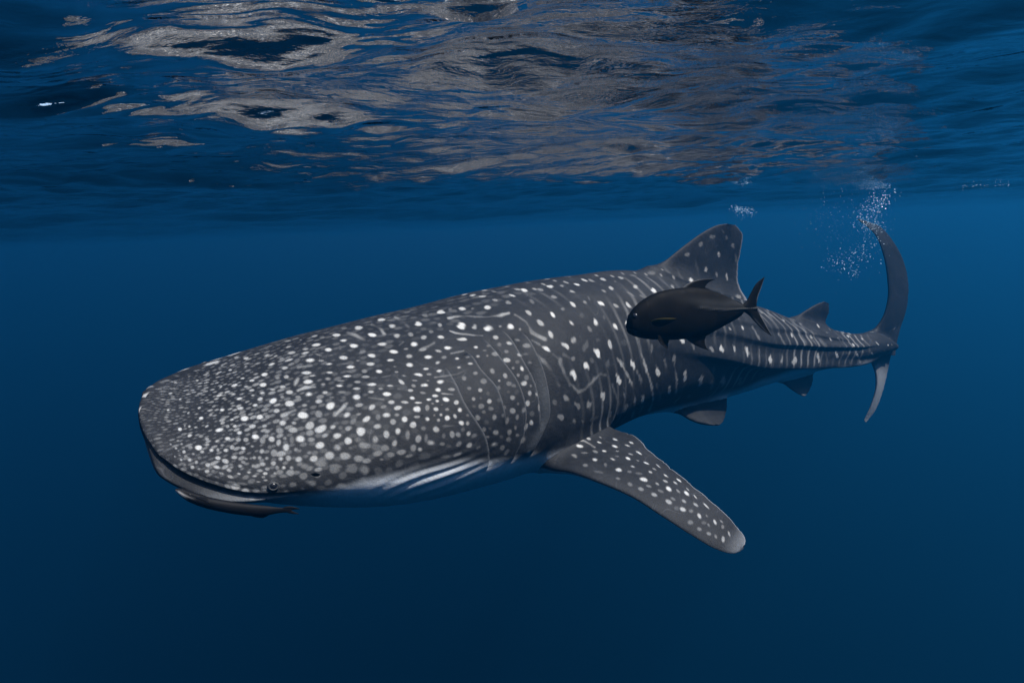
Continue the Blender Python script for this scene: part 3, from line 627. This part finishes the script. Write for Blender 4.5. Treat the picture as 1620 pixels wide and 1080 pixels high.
# faint wavy cross stripes down the flank between the rows of spots
sw = Noise(14, 3.2, seed=41); sm = Noise(14, 7.0, seed=42)
wob = sw(np.stack([body.T, sgn * 0.9, 0 * sgn], -1))
wave_ = np.sin(body.T * 2 * math.pi / 0.125 + 1.5 * wob + 0.9 * np.sin(sgn * 3.1))
band = smooth(1.9, 2.5, body.T) * (1 - smooth(6.6, 7.0, body.T)) * smooth(0.03, 0.3, sgn) * (1 - smooth(-0.05, 0.08, under))
amp_ = np.clip(0.55 + 0.5 * sm(body.P), 0, 1)
body.spot = np.maximum(body.spot, 0.66 * band * amp_ * np.clip(wave_ * 1.2 - 0.35, 0, 1))
sp_ = px_mask(body, 499, 751, 7.5, 2.6, 5)
if sp_ is not None:
    body.mouth[sp_[0], sp_[1]] = np.maximum(body.mouth[sp_[0], sp_[1]], sp_[2])
    body.P[sp_[0], sp_[1]] -= body.N[sp_[0], sp_[1]] * (0.02 * sp_[2])[:, None]

# ---- fins: each a lens-section blade between a leading and a trailing edge
def fin_patch(lead, trail, thick, n=150, m=96, gamma=1.0):
    lead = np.array([at(*p) for p in lead]); trail = np.array([at(*p) for p in trail])
    def arc(c):
        s = np.concatenate([[0], np.cumsum(np.linalg.norm(np.diff(c, axis=0), axis=1))])
        return s / s[-1]
    v = np.linspace(0, 1, n) ** gamma
    v = 1 - (1 - v) ** 1.35
    Lp, Tp = interp(arc(lead), lead, v), interp(arc(trail), trail, v)
    nick = Noise(10, 60.0, 1, seed=n)(v[:, None]) * 0.6 + np.clip(Noise(12, 130.0, 1, seed=n + 1)(v[:, None]) - 1.2, 0, 1) * 2.0
    Tp = Tp - unit(Tp - Lp) * (0.0035 * nick * smooth(0.1, 0.3, v) * np.clip(np.linalg.norm(Tp - Lp, axis=1) / 0.3, 0.15, 1))[:, None]
    th = interp(np.linspace(0, 1, len(thick)), thick, v)
    ang = np.linspace(0, 2 * math.pi, m, endpoint=False)
    c = (1 - np.cos(ang)) / 2
    prof = np.sign(np.sin(ang)) * (np.abs(np.sin(ang)) ** 0.9) * (1.25 - 0.85 * c)
    chord = Tp - Lp
    ax = unit(np.gradient((Lp + Tp) / 2, axis=0))
    nrm = unit(np.cross(chord, ax))
    cl = np.linalg.norm(chord, axis=1)
    tt = np.minimum(th, cl * 0.35)
    P = Lp[:, None] + chord[:, None] * c[None, :, None] + nrm[:, None] * (tt[:, None] * prof[None])[..., None] / 2
    p = Patch(P)
    p.v = np.repeat(v[:, None], m, 1); p.c = np.repeat(c[None], n, 0)
    return p

pec = fin_patch(
    [(842, 722, 3.72), (868, 742, 3.55), (905, 748, 3.44), (950, 764, 3.36), (1000, 786, 3.30), (1050, 818, 3.24), (1095, 847, 3.19), (1130, 867, 3.15), (1156, 875, 3.13), (1168, 873, 3.13), (1175, 866, 3.13)],
    [(905, 655, 4.05), (940, 676, 4.00), (983, 683, 3.95), (1008, 692, 3.86), (1022, 708, 3.76), (1060, 739, 3.58), (1105, 776, 3.42), (1150, 815, 3.28), (1172, 841, 3.19), (1179, 853, 3.16), (1178, 861, 3.14)],
    [0.16, 0.12, 0.085, 0.065, 0.05, 0.04, 0.03, 0.02, 0.012], n=240, m=200)
far_pec = fin_patch(
    [(700, 640, 4.75), (730, 690, 4.95), (760, 720, 5.2), (790, 735, 5.5)],
    [(770, 640, 4.95), (790, 680, 5.1), (800, 715, 5.35), (800, 735, 5.52)],
    [0.14, 0.08, 0.04, 0.012], n=60, m=40)
dorsal = fin_patch(
    [(985, 470, 4.85), (1020, 441, 4.88), (1040, 424, 4.92), (1062, 405, 4.97), (1090, 383, 5.05), (1118, 364, 5.13), (1136, 356, 5.18), (1150, 354, 5.22)],
    [(1150, 520, 5.40), (1172, 476, 5.45), (1170, 462, 5.44), (1167, 440, 5.42), (1168, 415, 5.40), (1173, 390, 5.38), (1174, 370, 5.36), (1163, 356, 5.30)],
    [0.20, 0.11, 0.08, 0.065, 0.055, 0.045, 0.035, 0.015], n=200, m=150)
dorsal2 = fin_patch(
    [(1245, 515, 6.10), (1262, 500, 6.13), (1280, 488, 6.2), (1295, 480, 6.28), (1304, 477, 6.33)],
    [(1300, 540, 6.42), (1308, 521, 6.50), (1306, 508, 6.48), (1311, 494, 6.46), (1311, 480, 6.42)],
    [0.12, 0.07, 0.05, 0.035, 0.012], n=80, m=60)
tail_up = fin_patch(
    [(1372, 560, 7.0), (1366, 532, 6.98), (1385, 520, 7.02), (1398, 500, 7.03), (1405, 470, 7.02), (1404, 440, 6.98), (1398, 405, 6.92), (1385, 372, 6.86), (1357, 347, 6.80)],
    [(1416, 562, 7.22), (1418, 545, 7.25), (1424, 520, 7.27), (1434, 488, 7.27), (1437, 450, 7.24), (1430, 415, 7.16), (1417, 388, 7.05), (1394, 360, 6.95), (1359, 346, 6.81)],
    [0.10, 0.09, 0.07, 0.055, 0.045, 0.036, 0.028, 0.018, 0.006], n=150, m=50)
tail_low = fin_patch(
    [(1372, 552, 7.02), (1378, 570, 7.04), (1385, 590, 7.06), (1386, 612, 7.08), (1378, 640, 7.1), (1367, 664, 7.12)],
    [(1412, 550, 7.25), (1408, 568, 7.26), (1403, 592, 7.27), (1396, 620, 7.26), (1385, 648, 7.2), (1370, 668, 7.13)],
    [0.08, 0.06, 0.045, 0.035, 0.025, 0.008], n=90, m=40)
pelvic = fin_patch(
    [(1060, 640, 5.00), (1085, 660, 5.00), (1103, 668, 5.02), (1120, 671, 5.06), (1130, 672, 5.08)],
    [(1140, 620, 5.35), (1150, 640, 5.38), (1148, 653, 5.34), (1144, 666, 5.25), (1138, 672, 5.15)],
    [0.12, 0.07, 0.05, 0.035, 0.012], n=70, m=50)
anal = fin_patch(
    [(1222, 590, 6.00), (1240, 606, 6.03), (1250, 614, 6.06), (1262, 622, 6.10), (1270, 626, 6.12)],
    [(1280, 580, 6.30), (1286, 598, 6.32), (1284, 608, 6.30), (1280, 618, 6.25), (1274, 626, 6.16)],
    [0.10, 0.06, 0.045, 0.03, 0.012], n=60, m=40)
FINS = [pec, far_pec, dorsal, dorsal2, tail_up, tail_low, pelvic, anal]

# ---- fillets: body and fins are pushed out towards each other where they meet
def bvh_of(p):
    P = p.P
    step_i = 4 if P.shape[0] > 400 else 2
    step_j = 3 if P.shape[1] > 300 else 2
    ii = np.unique(np.concatenate([np.arange(0, P.shape[0], step_i), [P.shape[0] - 1]]))
    jj = np.arange(0, P.shape[1], step_j)
    Q = P[ii][:, jj]
    f = grid_faces(len(ii), len(jj))
    nn = p.N[ii][:, jj].reshape(-1, 3)
    return BVHTree.FromPolygons(Q.reshape(-1, 3).tolist(), f.tolist()), Q.reshape(-1, 3), nn, f

def fillet(p, tree, k, mask):
    bv, Q, nn, f = tree
    ii, jj = np.nonzero(mask)
    out = []
    for a, b in zip(ii, jj):
        P = p.P[a, b]
        co, no, fi, dist = bv.find_nearest(Vector(P), k * 1.5)
        if co is None: continue
        nb = nn[f[fi][0]]
        dv = P - np.array(co)
        sd = dist if np.dot(dv, nb) >= 0 else -dist
        h = max(k - abs(sd), 0) / k
        if h <= 0: continue
        m_ = h * 0.5
        n2 = unit(dv * (1 if sd > 0 else -1)) if dist > 0.004 else nb
        d = unit((1 - m_) * p.N[a, b] + m_ * n2)
        out.append((a, b, d * (h * h * k * 0.25 * 1.6)))
    for a, b, d in out:
        p.P[a, b] = p.P[a, b] + d

btree = bvh_of(body)
for fin, k in ((pec, 0.10), (dorsal, 0.16), (dorsal2, 0.08), (tail_up, 0.07), (tail_low, 0.05), (pelvic, 0.07), (anal, 0.06)):
    ft = bvh_of(fin)
    lo, hi = fin.P.reshape(-1, 3).min(0) - k, fin.P.reshape(-1, 3).max(0) + k
    near_b = ((body.P > lo) & (body.P < hi)).all(-1)
    if fin is pec:
        near_b &= body.phi < math.pi
    oldP = body.P.copy()
    fillet(body, ft, k, near_b)
    fillet(fin, btree, k, fin.v < 0.5)
body.update()
for fn in FINS: fn.update()

for (ox, oy, sc, lst), fin in ((PEC_SPOTS, pec), (DORSAL_SPOTS, dorsal)):
    for x, y, a, b, ang, val in lst:
        paint(fin, ox + x / sc, oy + y / sc, 0.88 * a / sc, 0.88 * b / sc, ang, val)
paint_line(pec, [(904, 693), (924, 697), (941, 707)], 1.5, 0.6)
for pts in ([(1051, 423), (1077, 455)], [(1070, 423), (1081, 446)], [(1100, 413), (1107, 441)], [(1128, 440), (1136, 465)]):
    paint_line(dorsal, pts, 1.8, 0.2)
for x, y in ((1415, 520), (1407, 537)):
    paint(tail_up, x, y, 2, 1, 100, 0.6)
# undersides are white, fin tips and trailing edges worn pale
for fn in (pec, far_pec):
    down = smooth(-0.1, -0.45, fn.N[..., 2]) if False else 1 - smooth(-0.45, -0.05, fn.N[..., 2])
    fn.pale = 0.8 * down
pec.pale = np.maximum(pec.pale, 0.22 * smooth(0.90, 1.0, pec.v) + 0.35 * smooth(0.97, 1.0, pec.c) * smooth(0.2, 0.4, pec.v))
anal.pale = 0.08 + 0 * anal.v
dorsal.pale = 0.25 * smooth(0.95, 1.0, dorsal.c)
tail_low.pale = 0.35 * smooth(0.1, 0.4, tail_low.v)
far_pec.spot *= 0

# ---- skin material
def skin():
    nt = NT('shark_skin')
    P = nt.pos()
    n1 = nt.noise(7, 4, 0.6, P)
    n2 = nt.noise(160, 3, 0.6, P)
    n3 = nt.noise(32, 4, 0.65, P)
    base = nt.ramp(n1, [(0.3, (0.0062, 0.0068, 0.0080)), (0.7, (0.0145, 0.0154, 0.0174))])
    base = nt.mix(nt.math('MULTIPLY', nt.ramp(n3, [(0.45, 0.0), (0.75, 1.0)]), 0.35), base, (0.026, 0.027, 0.029))
    sp = nt.math('MULTIPLY', nt.attr('spot'), nt.math('ADD', 0.50, nt.math('MULTIPLY', n2, 0.95)), clamp=True)
    spc = nt.mix(nt.attr('spot'), (0.12, 0.124, 0.128), (0.42, 0.42, 0.405))
    c = nt.mix(nt.math('POWER', sp, 1.25), base, spc)
    pale = nt.math('MULTIPLY', nt.attr('pale'), nt.math('ADD', 0.75, nt.math('MULTIPLY', n3, 0.4)), clamp=True)
    c = nt.mix(pale, c, (0.50, 0.53, 0.56))
    c = nt.mix(nt.math('MULTIPLY', nt.attr('gill'), 0.35), c, (0.13, 0.14, 0.15))
    c = nt.mix(nt.math('MULTIPLY', nt.attr('mouth'), 0.95), c, (0.006, 0.007, 0.009))  # painted shade of mouth gap, gill slits and spiracle
    # old scratches and a fine denticle grain
    warp = nt.n('ShaderNodeVectorMath', _operation='ADD')
    nt.set(warp, 0, P)
    nz_ = nt.n('ShaderNodeTexNoise'); nt.set(nz_, 'Scale', 2.0)
    nt.t.links.new(P, nz_.inputs['Vector'])
    nt.t.links.new(nz_.outputs['Color'], warp.inputs[1])
    vo = nt.n('ShaderNodeTexVoronoi', _feature='DISTANCE_TO_EDGE'); nt.set(vo, 'Scale', 4.5)
    nt.t.links.new(warp.outputs[0], vo.inputs['Vector'])
    scr = nt.math('MULTIPLY', nt.ramp(vo.outputs['Distance'], [(0.0, 1.0), (0.012, 0.0)]), nt.ramp(n1, [(0.5, 0.0), (0.62, 1.0)]))
    c = nt.mix(nt.math('MULTIPLY', scr, 0.22), c, (0.12, 0.125, 0.13))
    grain = nt.noise(420, 2, 0.7, P)
    gm = nt.n('ShaderNodeMix', _data_type='RGBA', _blend_type='MULTIPLY')
    nt.set(gm, 0, 1.0); nt.set(gm, 6, c)
    gg = nt.math('ADD', 0.55, nt.math('MULTIPLY', grain, 0.9))
    cmb = nt.n('ShaderNodeCombineColor'); [nt.set(cmb, k, gg) for k in (0, 1, 2)]
    nt.set(gm, 7, cmb.outputs[0])
    c = gm.outputs[2]
    hgt = nt.math('ADD', nt.math('ADD', nt.math('MULTIPLY', n2, 0.6), n3), nt.math('MULTIPLY', grain, 0.25))
    b = nt.bump(hgt, 0.5, 0.007)
    nt.principled(c, nt.math('ADD', 0.5, nt.math('MULTIPLY', n3, 0.22)), 0.16, b)
    return nt.mat
SKIN = skin()

shark = empty('whale_shark', tuple(body.c[900]), 'huge dark grey whale shark covered in white spots, swimming left under the surface', 'whale shark')
vs, fs, A, off = [], [], {k: [] for k in ('spot', 'pale', 'gill', 'mouth')}, 0
zero = lambda p: np.zeros(p.P.shape[:2])
for p in [body] + FINS:
    n, m = p.P.shape[:2]
    vs.append(p.P.reshape(-1, 3))
    q = grid_faces(n, m, True, off)
    fs.append(q)
    for k in A: A[k].append(getattr(p, k, zero(p)).ravel() if hasattr(p, k) else zero(p).ravel())
    off += n * m
V = np.concatenate(vs); Q = np.concatenate(fs)
o = link('body', mesh_from('body', V, Q, {k: np.concatenate(v) for k, v in A.items()}), SKIN, shark)

# eye and spiracle
def find_px(x, y, tmax=1.2):
    e = (body.x - x) ** 2 + (body.y - y) ** 2 + np.where((body.T < tmax) & (body.phi < math.pi), 0, 1e9) + np.where(body.face, 0, 400)
    return divmod(int(e.argmin()), body.P.shape[1])

def ball(r, squash=1.0, n=20, m=28):
    a = np.linspace(0, math.pi, n)[:, None]; b = np.linspace(0, 2 * math.pi, m, endpoint=False)[None]
    P = np.stack([r * np.sin(a) * np.cos(b), r * np.sin(a) * np.sin(b), r * squash * np.cos(a) + 0 * b], -1)
    return P.reshape(-1, 3), grid_faces(n, m)

def ring(R_, r, n=36, m=14, flat=1.0):
    a = np.linspace(0, 2 * math.pi, n, endpoint=False)[:, None]; b = np.linspace(0, 2 * math.pi, m, endpoint=False)[None]
    P = np.stack([(R_ + r * np.cos(b)) * np.cos(a), (R_ + r * np.cos(b)) * np.sin(a), r * flat * np.sin(b) + 0 * a], -1).reshape(-1, 3)
    i = np.arange(n)[:, None]; j = np.arange(m)[None]
    Q = np.stack([i * m + j, ((i + 1) % n) * m + j, ((i + 1) % n) * m + (j + 1) % m, i * m + (j + 1) % m], -1).reshape(-1, 4)
    return P, Q

def frame_at(N, X):
    N = unit(np.array(N)); X = unit(X - N * np.dot(X, N)); Y = np.cross(N, X)
    return np.stack([X, Y, N], 1)

eye_nt = NT('eye_surface')
eye_nt.principled((0.006, 0.006, 0.008), 0.3, 0.35)
rim_nt = NT('eye_rim_skin')
rim_nt.principled(rim_nt.ramp(rim_nt.noise(60, 3, 0.6, rim_nt.pos()), [(0.3, (0.015, 0.016, 0.017)), (0.7, (0.04, 0.042, 0.044))]), 0.5, 0.3)
ei, ej = find_px(432, 769)
for side in (0, 1):
    if side == 0:
        c, N, X = body.P[ei, ej], body.N[ei, ej], body.tan[ei]
    else:
        jj = int(np.abs(body.phi1 - (2 * math.pi - body.phi1[ej])).argmin())
        c, N, X = body.P[ei, jj], body.N[ei, jj], body.tan[ei]
    F = frame_at(N, X)
    v, q = ball(0.0145, 0.6)
    v = v @ F.T + c + unit(N) * 0.002
    eye = link('eye', mesh_from('eye', v, q), eye_nt.mat, shark)
    v, q = ring(0.0145, 0.0045, flat=1.2)
    v = (v * [1.15, 0.9, 1]) @ F.T + c + unit(N) * 0.003
    rim = link('eye_rim', mesh_from('eye_rim', v, q), rim_nt.mat)
    rim.parent = eye
    rim.matrix_parent_inverse = Matrix.Translation(Vector(c) * 0)
    rim.matrix_parent_inverse = (Matrix.Translation(-shark.location) @ Matrix.Translation(shark.location)).inverted()

# ------------------------------------------------------------------ black trevally in front of the shark's flank
FX = [990, 993, 1000, 1010, 1022, 1038, 1055, 1075, 1095, 1115, 1135, 1152, 1168, 1180, 1190, 1197]
FT = [516, 505, 491, 480, 471, 463, 458.5, 455.5, 454.5, 457, 463, 470, 478.5, 484, 485, 485]
FB = [519, 525, 530, 533.5, 536, 537.2, 537.5, 537, 534.5, 529, 520, 510, 499, 492, 491, 491]
def fish_depth(x, x0, x1, d0, d1): return d0 + (d1 - d0) * (x - x0) / (x1 - x0)

def fish_body(X, T, B, dep, width, n=170, m=72, power=1.0):
    x = np.linspace(X[0], X[-1], n)
    x = X[0] + (X[-1] - X[0]) * (np.linspace(0, 1, n) ** 1.15)
    t, b = interp(X, T, x), interp(X, B, x)
    d = np.array([dep(v) for v in x])
    top = np.array([at(a, c, e) for a, c, e in zip(x, t, d)]); bot = np.array([at(a, c, e) for a, c, e in zip(x, b, d)])
    c = (top + bot) / 2
    hgt = np.linalg.norm(top - bot, axis=1) / 2
    f = np.clip((x - X[0]) / (0.03 * (X[-1] - X[0])), 0, 1) ** 0.5
    hgt[0] *= 0.3
    U = unit(top - bot)
    ax = unit(at(X[-1], (T[-1] + B[-1]) / 2, dep(X[-1])) - at(X[0], (T[0] + B[0]) / 2, dep(X[0])))
    S = unit(np.cross(ax[None], U))
    w = hgt * width(np.linspace(0, 1, n)) * f
    a = np.linspace(0, 2 * math.pi, m, endpoint=False)[None]
    P = c[:, None] + U[:, None] * (hgt[:, None] * np.cos(a))[..., None] + S[:, None] * (w[:, None] * np.sign(np.sin(a)) * np.abs(np.sin(a)) ** power)[..., None]
    p = Patch(P)
    p.ang = np.repeat(a, n, 0); p.u = np.repeat(((x - X[0]) / (X[-1] - X[0]))[:, None], m, 1); p.ax = ax
    return p

tdep = lambda x: fish_depth(x, 990, 1200, 2.60, 2.78)
tre = fish_body(FX, FT, FB, tdep, lambda u: np.interp(u, [0, 0.1, 0.35, 0.7, 0.9, 1], [0.75, 0.52, 0.40, 0.36, 0.55, 0.5]), power=0.92)
# lateral line: a keel of scutes on the rear half, a gill-cover step, jaw line
lat_y = np.interp(tre.x[:, 0], [990, 1030, 1070, 1105, 1140, 1183, 1200], [500, 486, 482, 487, 490, 488, 488])
rowd = (tre.y - lat_y[:, None])
near_side = tre.face
scute = np.exp(-(rowd / 1.6) ** 2) * smooth(1098, 1112, tre.x) * (0.55 + 0.45 * np.sin(tre.x * 2 * math.pi / 3.1))
tre.P += tre.N * (0.006 * scute)[..., None]
gc = 1024 + 4 * np.cos((tre.y - 500) / 14)
tre.P += tre.N * (0.0003 * np.where(tre.x < gc, np.exp(-((tre.x - gc) / 5) ** 2), -np.exp(-((tre.x - gc) / 3) ** 2)))[..., None] * (np.abs(rowd) < 40)[..., None]
jl = 519 + (tre.x - 990) * 0.22
tre.P -= tre.N * (0.005 * np.exp(-((tre.y - jl) / 1.3) ** 2) * (1 - smooth(1004, 1010, tre.x)))[..., None]
tre.update()
def f3(x, y, dd=0.0): return (x, y, tdep(x) + dd)
tfins = [
    fin_patch([f3(1074, 462), f3(1082, 453), f3(1092, 446.5), f3(1109, 442), f3(1130, 441.5)], [f3(1120, 468), f3(1117, 459), f3(1116, 453), f3(1121, 447), f3(1131, 442)], [0.012, 0.009, 0.006, 0.003], n=40, m=24),
    fin_patch([f3(1108, 462), f3(1108, 458), f3(1111, 453.5)], [f3(1176, 487), f3(1176, 482), f3(1168, 477)], [0.010, 0.006, 0.003], n=24, m=40),
    fin_patch([f3(1078, 528), f3(1088, 538), f3(1100, 546), f3(1112, 551), f3(1121, 554)], [f3(1118, 522), f3(1117, 531), f3(1115, 540), f3(1117, 548), f3(1122, 554.3)], [0.012, 0.009, 0.006, 0.003], n=40, m=24),
    fin_patch([f3(1112, 522), f3(1112, 528), f3(1114, 533)], [f3(1176, 489), f3(1176, 495), f3(1168, 503)], [0.010, 0.006, 0.003], n=24, m=40),
    fin_patch([f3(1040, 530, -.03), f3(1042, 539, -.03), f3(1047, 545, -.03), f3(1055, 551, -.03)], [f3(1060, 530, .02), f3(1058, 539, .02), f3(1057, 545, .02), f3(1057, 551, .0)], [0.010, 0.007, 0.004, 0.002], n=30, m=20),
    fin_patch([f3(1172, 484), f3(1181, 476), f3(1188, 463), f3(1196, 449), f3(1209, 438)], [f3(1197, 490), f3(1197, 483), f3(1199, 470), f3(1204, 456), f3(1209.5, 439)], [0.018, 0.012, 0.009, 0.006, 0.003], n=44, m=24),
    fin_patch([f3(1172, 491), f3(1183, 497), f3(1194, 509), f3(1206, 521), f3(1220, 531.5)], [f3(1196, 486), f3(1199, 492), f3(1206, 503), f3(1214, 518), f3(1221, 531)], [0.018, 0.012, 0.009, 0.006, 0.003], n=44, m=24),
]
pecf = fin_patch([f3(1030, 508, -.075), f3(1038, 504.5, -.10), f3(1052, 503, -.115), f3(1070, 503.5, -.12)], [f3(1033, 514, -.075), f3(1044, 517, -.09), f3(1058, 512, -.11), f3(1071, 504.5, -.12)], [0.008, 0.006, 0.004, 0.002], n=40, m=24)
tfins.append(pecf)

nt = NT('trevally_skin')
tp = nt.pos()
tc = nt.ramp(nt.noise(14, 4, 0.6, tp), [(0.3, (0.002, 0.0018, 0.0014)), (0.7, (0.0060, 0.0050, 0.0036))])
tc = nt.mix(nt.attr('silver'), tc, (0.16, 0.17, 0.18))
tc = nt.mix(nt.attr('yellow'), tc, (0.045, 0.038, 0.006))
mpn = nt.n('ShaderNodeMapping'); nt.set(mpn, 'Vector', tp); nt.set(mpn, 'Scale', (1, 1, 1.4))
vor = nt.n('ShaderNodeTexVoronoi'); nt.set(vor, 'Scale', 170.0); nt.set(vor, 'Vector', mpn.outputs[0])
nt.principled(tc, nt.math('ADD', 0.48, nt.math('MULTIPLY', nt.noise(40, 3, 0.6, tp), 0.25)), 0.03, nt.bump(vor.outputs['Distance'], 0.12, 0.002))
TREV = nt.mat
trev = empty('trevally', tuple(tre.P.mean((0, 1))), 'stocky black trevally with forked tail, swimming beside the shark below its dorsal fin', 'fish')
def join_patches(name, patches, mat, parent, extra):
    vs, fs, off = [], [], 0
    at_ = {k: [] for k in extra}
    for p in patches:
        n, m = p.P.shape[:2]
        vs.append(p.P.reshape(-1, 3)); fs.append(grid_faces(n, m, True, off)); off += n * m
        for k in extra:
            at_[k].append((getattr(p, k) if hasattr(p, k) else np.zeros((n, m))).ravel())
    return link(name, mesh_from(name, np.concatenate(vs), np.concatenate(fs), {k: np.concatenate(v) for k, v in at_.items()}), mat, parent)
for q_ in (5, 6):
    fn = tfins[q_]
    fn.silver = 0.55 * smooth(0.86, 0.98, fn.c) * smooth(0.15, 0.4, fn.v) + (0.30 * (1 - smooth(0.1, 0.35, fn.c)) * smooth(0.2, 0.5, fn.v) if q_ == 6 else 0)
tfins[0].silver = 0.35 * (1 - smooth(0.0, 0.12, tfins[0].c))
tfins[2].silver = 0.15 * (1 - smooth(0.0, 0.12, tfins[2].c))
pecf.yellow = 0.8 * (1 - smooth(0.05, 0.45, pecf.c))
tre.silver = 0.30 * scute + 0.10 * smooth(0.3, 0.6, tre.u) * np.exp(-((rowd + 9) / 7) ** 2)
join_patches('body', [tre] + tfins, TREV, trev, ('silver', 'yellow'))
e = np.where(tre.face, (tre.x - 1004) ** 2 + (tre.y - 499) ** 2, 1e9)
ki, kj = divmod(int(e.argmin()), tre.P.shape[1])
for jj in (kj, (-kj) % tre.P.shape[1]):
    F = frame_at(tre.N[ki, jj], tre.ax)
    v, q = ball(0.0095, 0.4, 12, 20)
    link('eye', mesh_from('eye', v @ F.T + tre.P[ki, jj], q), eye_nt.mat, trev)

# ------------------------------------------------------------------ remora under the shark's jaw
rdep = lambda x: fish_depth(x, 272, 470, 2.46, 2.58)
RX = [272, 278, 290, 305, 325, 350, 375, 400, 418, 432, 445, 456]
RT = [769, 768, 772, 777, 782, 787, 791, 794, 796, 798, 799, 800]
RB = [772, 778, 787, 794, 800.5, 806, 810, 812, 811, 808, 806.5, 807]
rem = fish_body(RX, RT, RB, rdep, lambda u: np.interp(u, [0, 0.15, 0.4, 0.8, 1], [1.3, 1.0, 0.85, 0.6, 0.25]), n=110, m=48)
def r3(x, y, dd=0.0): return (x, y, rdep(x) + dd)
rfins = [
    fin_patch([r3(440, 800), r3(448, 797), r3(458, 797), r3(469, 800)], [r3(446, 803), r3(454, 803), r3(460, 802), r3(469, 801)], [0.008, 0.005, 0.003], n=24, m=16),
    fin_patch([r3(440, 802), r3(448, 806), r3(458, 808.5), r3(468, 809)], [r3(446, 800), r3(454, 802), r3(460, 805), r3(468, 808)], [0.008, 0.005, 0.003], n=24, m=16),
    fin_patch([r3(372, 800), r3(385, 809), r3(400, 814), r3(410, 815)], [r3(424, 798), r3(424, 806), r3(420, 811), r3(412, 815)], [0.008, 0.005, 0.003], n=24, m=20),
    fin_patch([r3(305, 784, -.03), r3(316, 788, -.045), r3(326, 792, -.055)], [r3(313, 781, -.03), r3(324, 785, -.045), r3(328, 791, -.055)], [0.006, 0.004, 0.002], n=20, m=16),
]
rem.silver = (0.9 * (1 - smooth(0.03, 0.13, rem.u)) * (1 - smooth(0.0, 0.6, np.cos(rem.ang) * 0.5 + 0.2)) + 0.35 * (1 - smooth(0.10, 0.2, rem.u)) * np.exp(-((np.cos(rem.ang) - 0.2) / 0.12) ** 2))
# sucker plate ridges on top of the head
plate = smooth(0.04, 0.07, rem.u) * (1 - smooth(0.24, 0.28, rem.u)) * smooth(0.55, 0.8, np.cos(rem.ang))
rem.P += rem.N * (plate * (0.003 + 0.002 * np.sin(rem.u * 400)))[..., None]
rem.update()
nt = NT('remora_skin')
rp = nt.pos()
rc = nt.ramp(nt.noise(20, 4, 0.6, rp), [(0.3, (0.0015, 0.0015, 0.002)), (0.7, (0.004, 0.004, 0.0045))])
rc = nt.mix(nt.attr('silver'), rc, (0.36, 0.35, 0.34))
nt.principled(rc, 0.6, 0.1, nt.bump(nt.noise(120, 3, 0.6, rp), 0.3, 0.002))
for p_ in [rem] + rfins:
    p_.P = p_.P + np.array([0.01, 0, -0.010])
remora = empty('remora', tuple(rem.P.mean((0, 1))), 'slender black remora with pale snout, hanging under the shark\'s lower jaw', 'fish')
join_patches('body', [rem] + rfins, nt.mat, remora, ('silver',))
e = np.where(rem.face, (rem.x - 296) ** 2 + (rem.y - 779) ** 2, 1e9)
ki, kj = divmod(int(e.argmin()), rem.P.shape[1])
F = frame_at(rem.N[ki, kj], rem.ax)
v, q = ball(0.0035, 0.6, 10, 14)
link('eye', mesh_from('eye', v @ F.T + rem.P[ki, kj], q), eye_nt.mat, remora)

# ------------------------------------------------------------------ air bubbles
nt = NT('air_bubble')
nt.principled((0.50, 0.80, 1.0), 0.12, 1.0)
BUB = nt.mat
BV, BQ = ball(1.0, 1.0, 6, 8)
def bubbles(name, label, clusters, seed):
    r = np.random.default_rng(seed)
    vs, fs, off = [], [], 0
    for pts, sx, sy, n, rad0, rad1 in clusters:
        pts = np.array(pts, float)
        for _ in range(n):
            f = r.uniform(0, len(pts) - 1) if len(pts) > 1 else 0
            k = min(int(f), max(len(pts) - 2, 0))
            c = pts[k] + (pts[k + 1] - pts[k]) * (f - k) if len(pts) > 1 else pts[0]
            x, y, d = c[0] + r.normal() * sx, c[1] + r.normal() * sy, c[2] + r.normal() * 0.15
            P = at(x, y, d)
            rr = 0.9 * (rad0 + (rad1 - rad0) * r.random() ** 3)
            if P[2] > -0.02: P[2] = -0.02 - abs(r.normal()) * 0.02
            vs.append(BV * rr * [1, 1, r.uniform(0.7, 1)] + P); fs.append(BQ + off); off += len(BV)
    o = link(name, mesh_from(name, np.concatenate(vs), np.concatenate(fs)), BUB)
    o['kind'] = 'stuff'
    o['label'] = label
bubbles('air_bubbles', 'trail of fine white air bubbles round the tip of the tail fin', [
    ([(1362, 350, 6.7), (1390, 362, 6.8)], 7, 6, 220, 0.0018, 0.006),
    ([(1368, 340, 6.7), (1385, 325, 6.7), (1400, 312, 6.8)], 10, 9, 300, 0.0014, 0.008),
    ([(1385, 368, 6.8), (1372, 395, 6.8), (1345, 415, 6.8), (1318, 418, 6.8)], 12, 9, 260, 0.0014, 0.0075),
    ([(1350, 425, 6.8), (1352, 436, 6.8)], 5, 5, 40, 0.002, 0.006),
    ([(1350, 365, 6.9)], 42, 34, 320, 0.0012, 0.004),
    ([(1300, 345, 6.6)], 26, 12, 50, 0.0012, 0.005),
], 31)
bubbles('surface_bubbles', 'sparkling patch of white bubbles at the surface above the dorsal fin', [
    ([(1160, 331, 5.4), (1188, 334, 5.4)], 5, 3, 110, 0.002, 0.007),
    ([(1176, 340, 5.4)], 10, 5, 30, 0.0012, 0.004),
    ([(1475, 295, 6.9), (1545, 293, 6.9), (1605, 292, 6.9)], 5, 1.2, 34, 0.002, 0.006),
], 32)
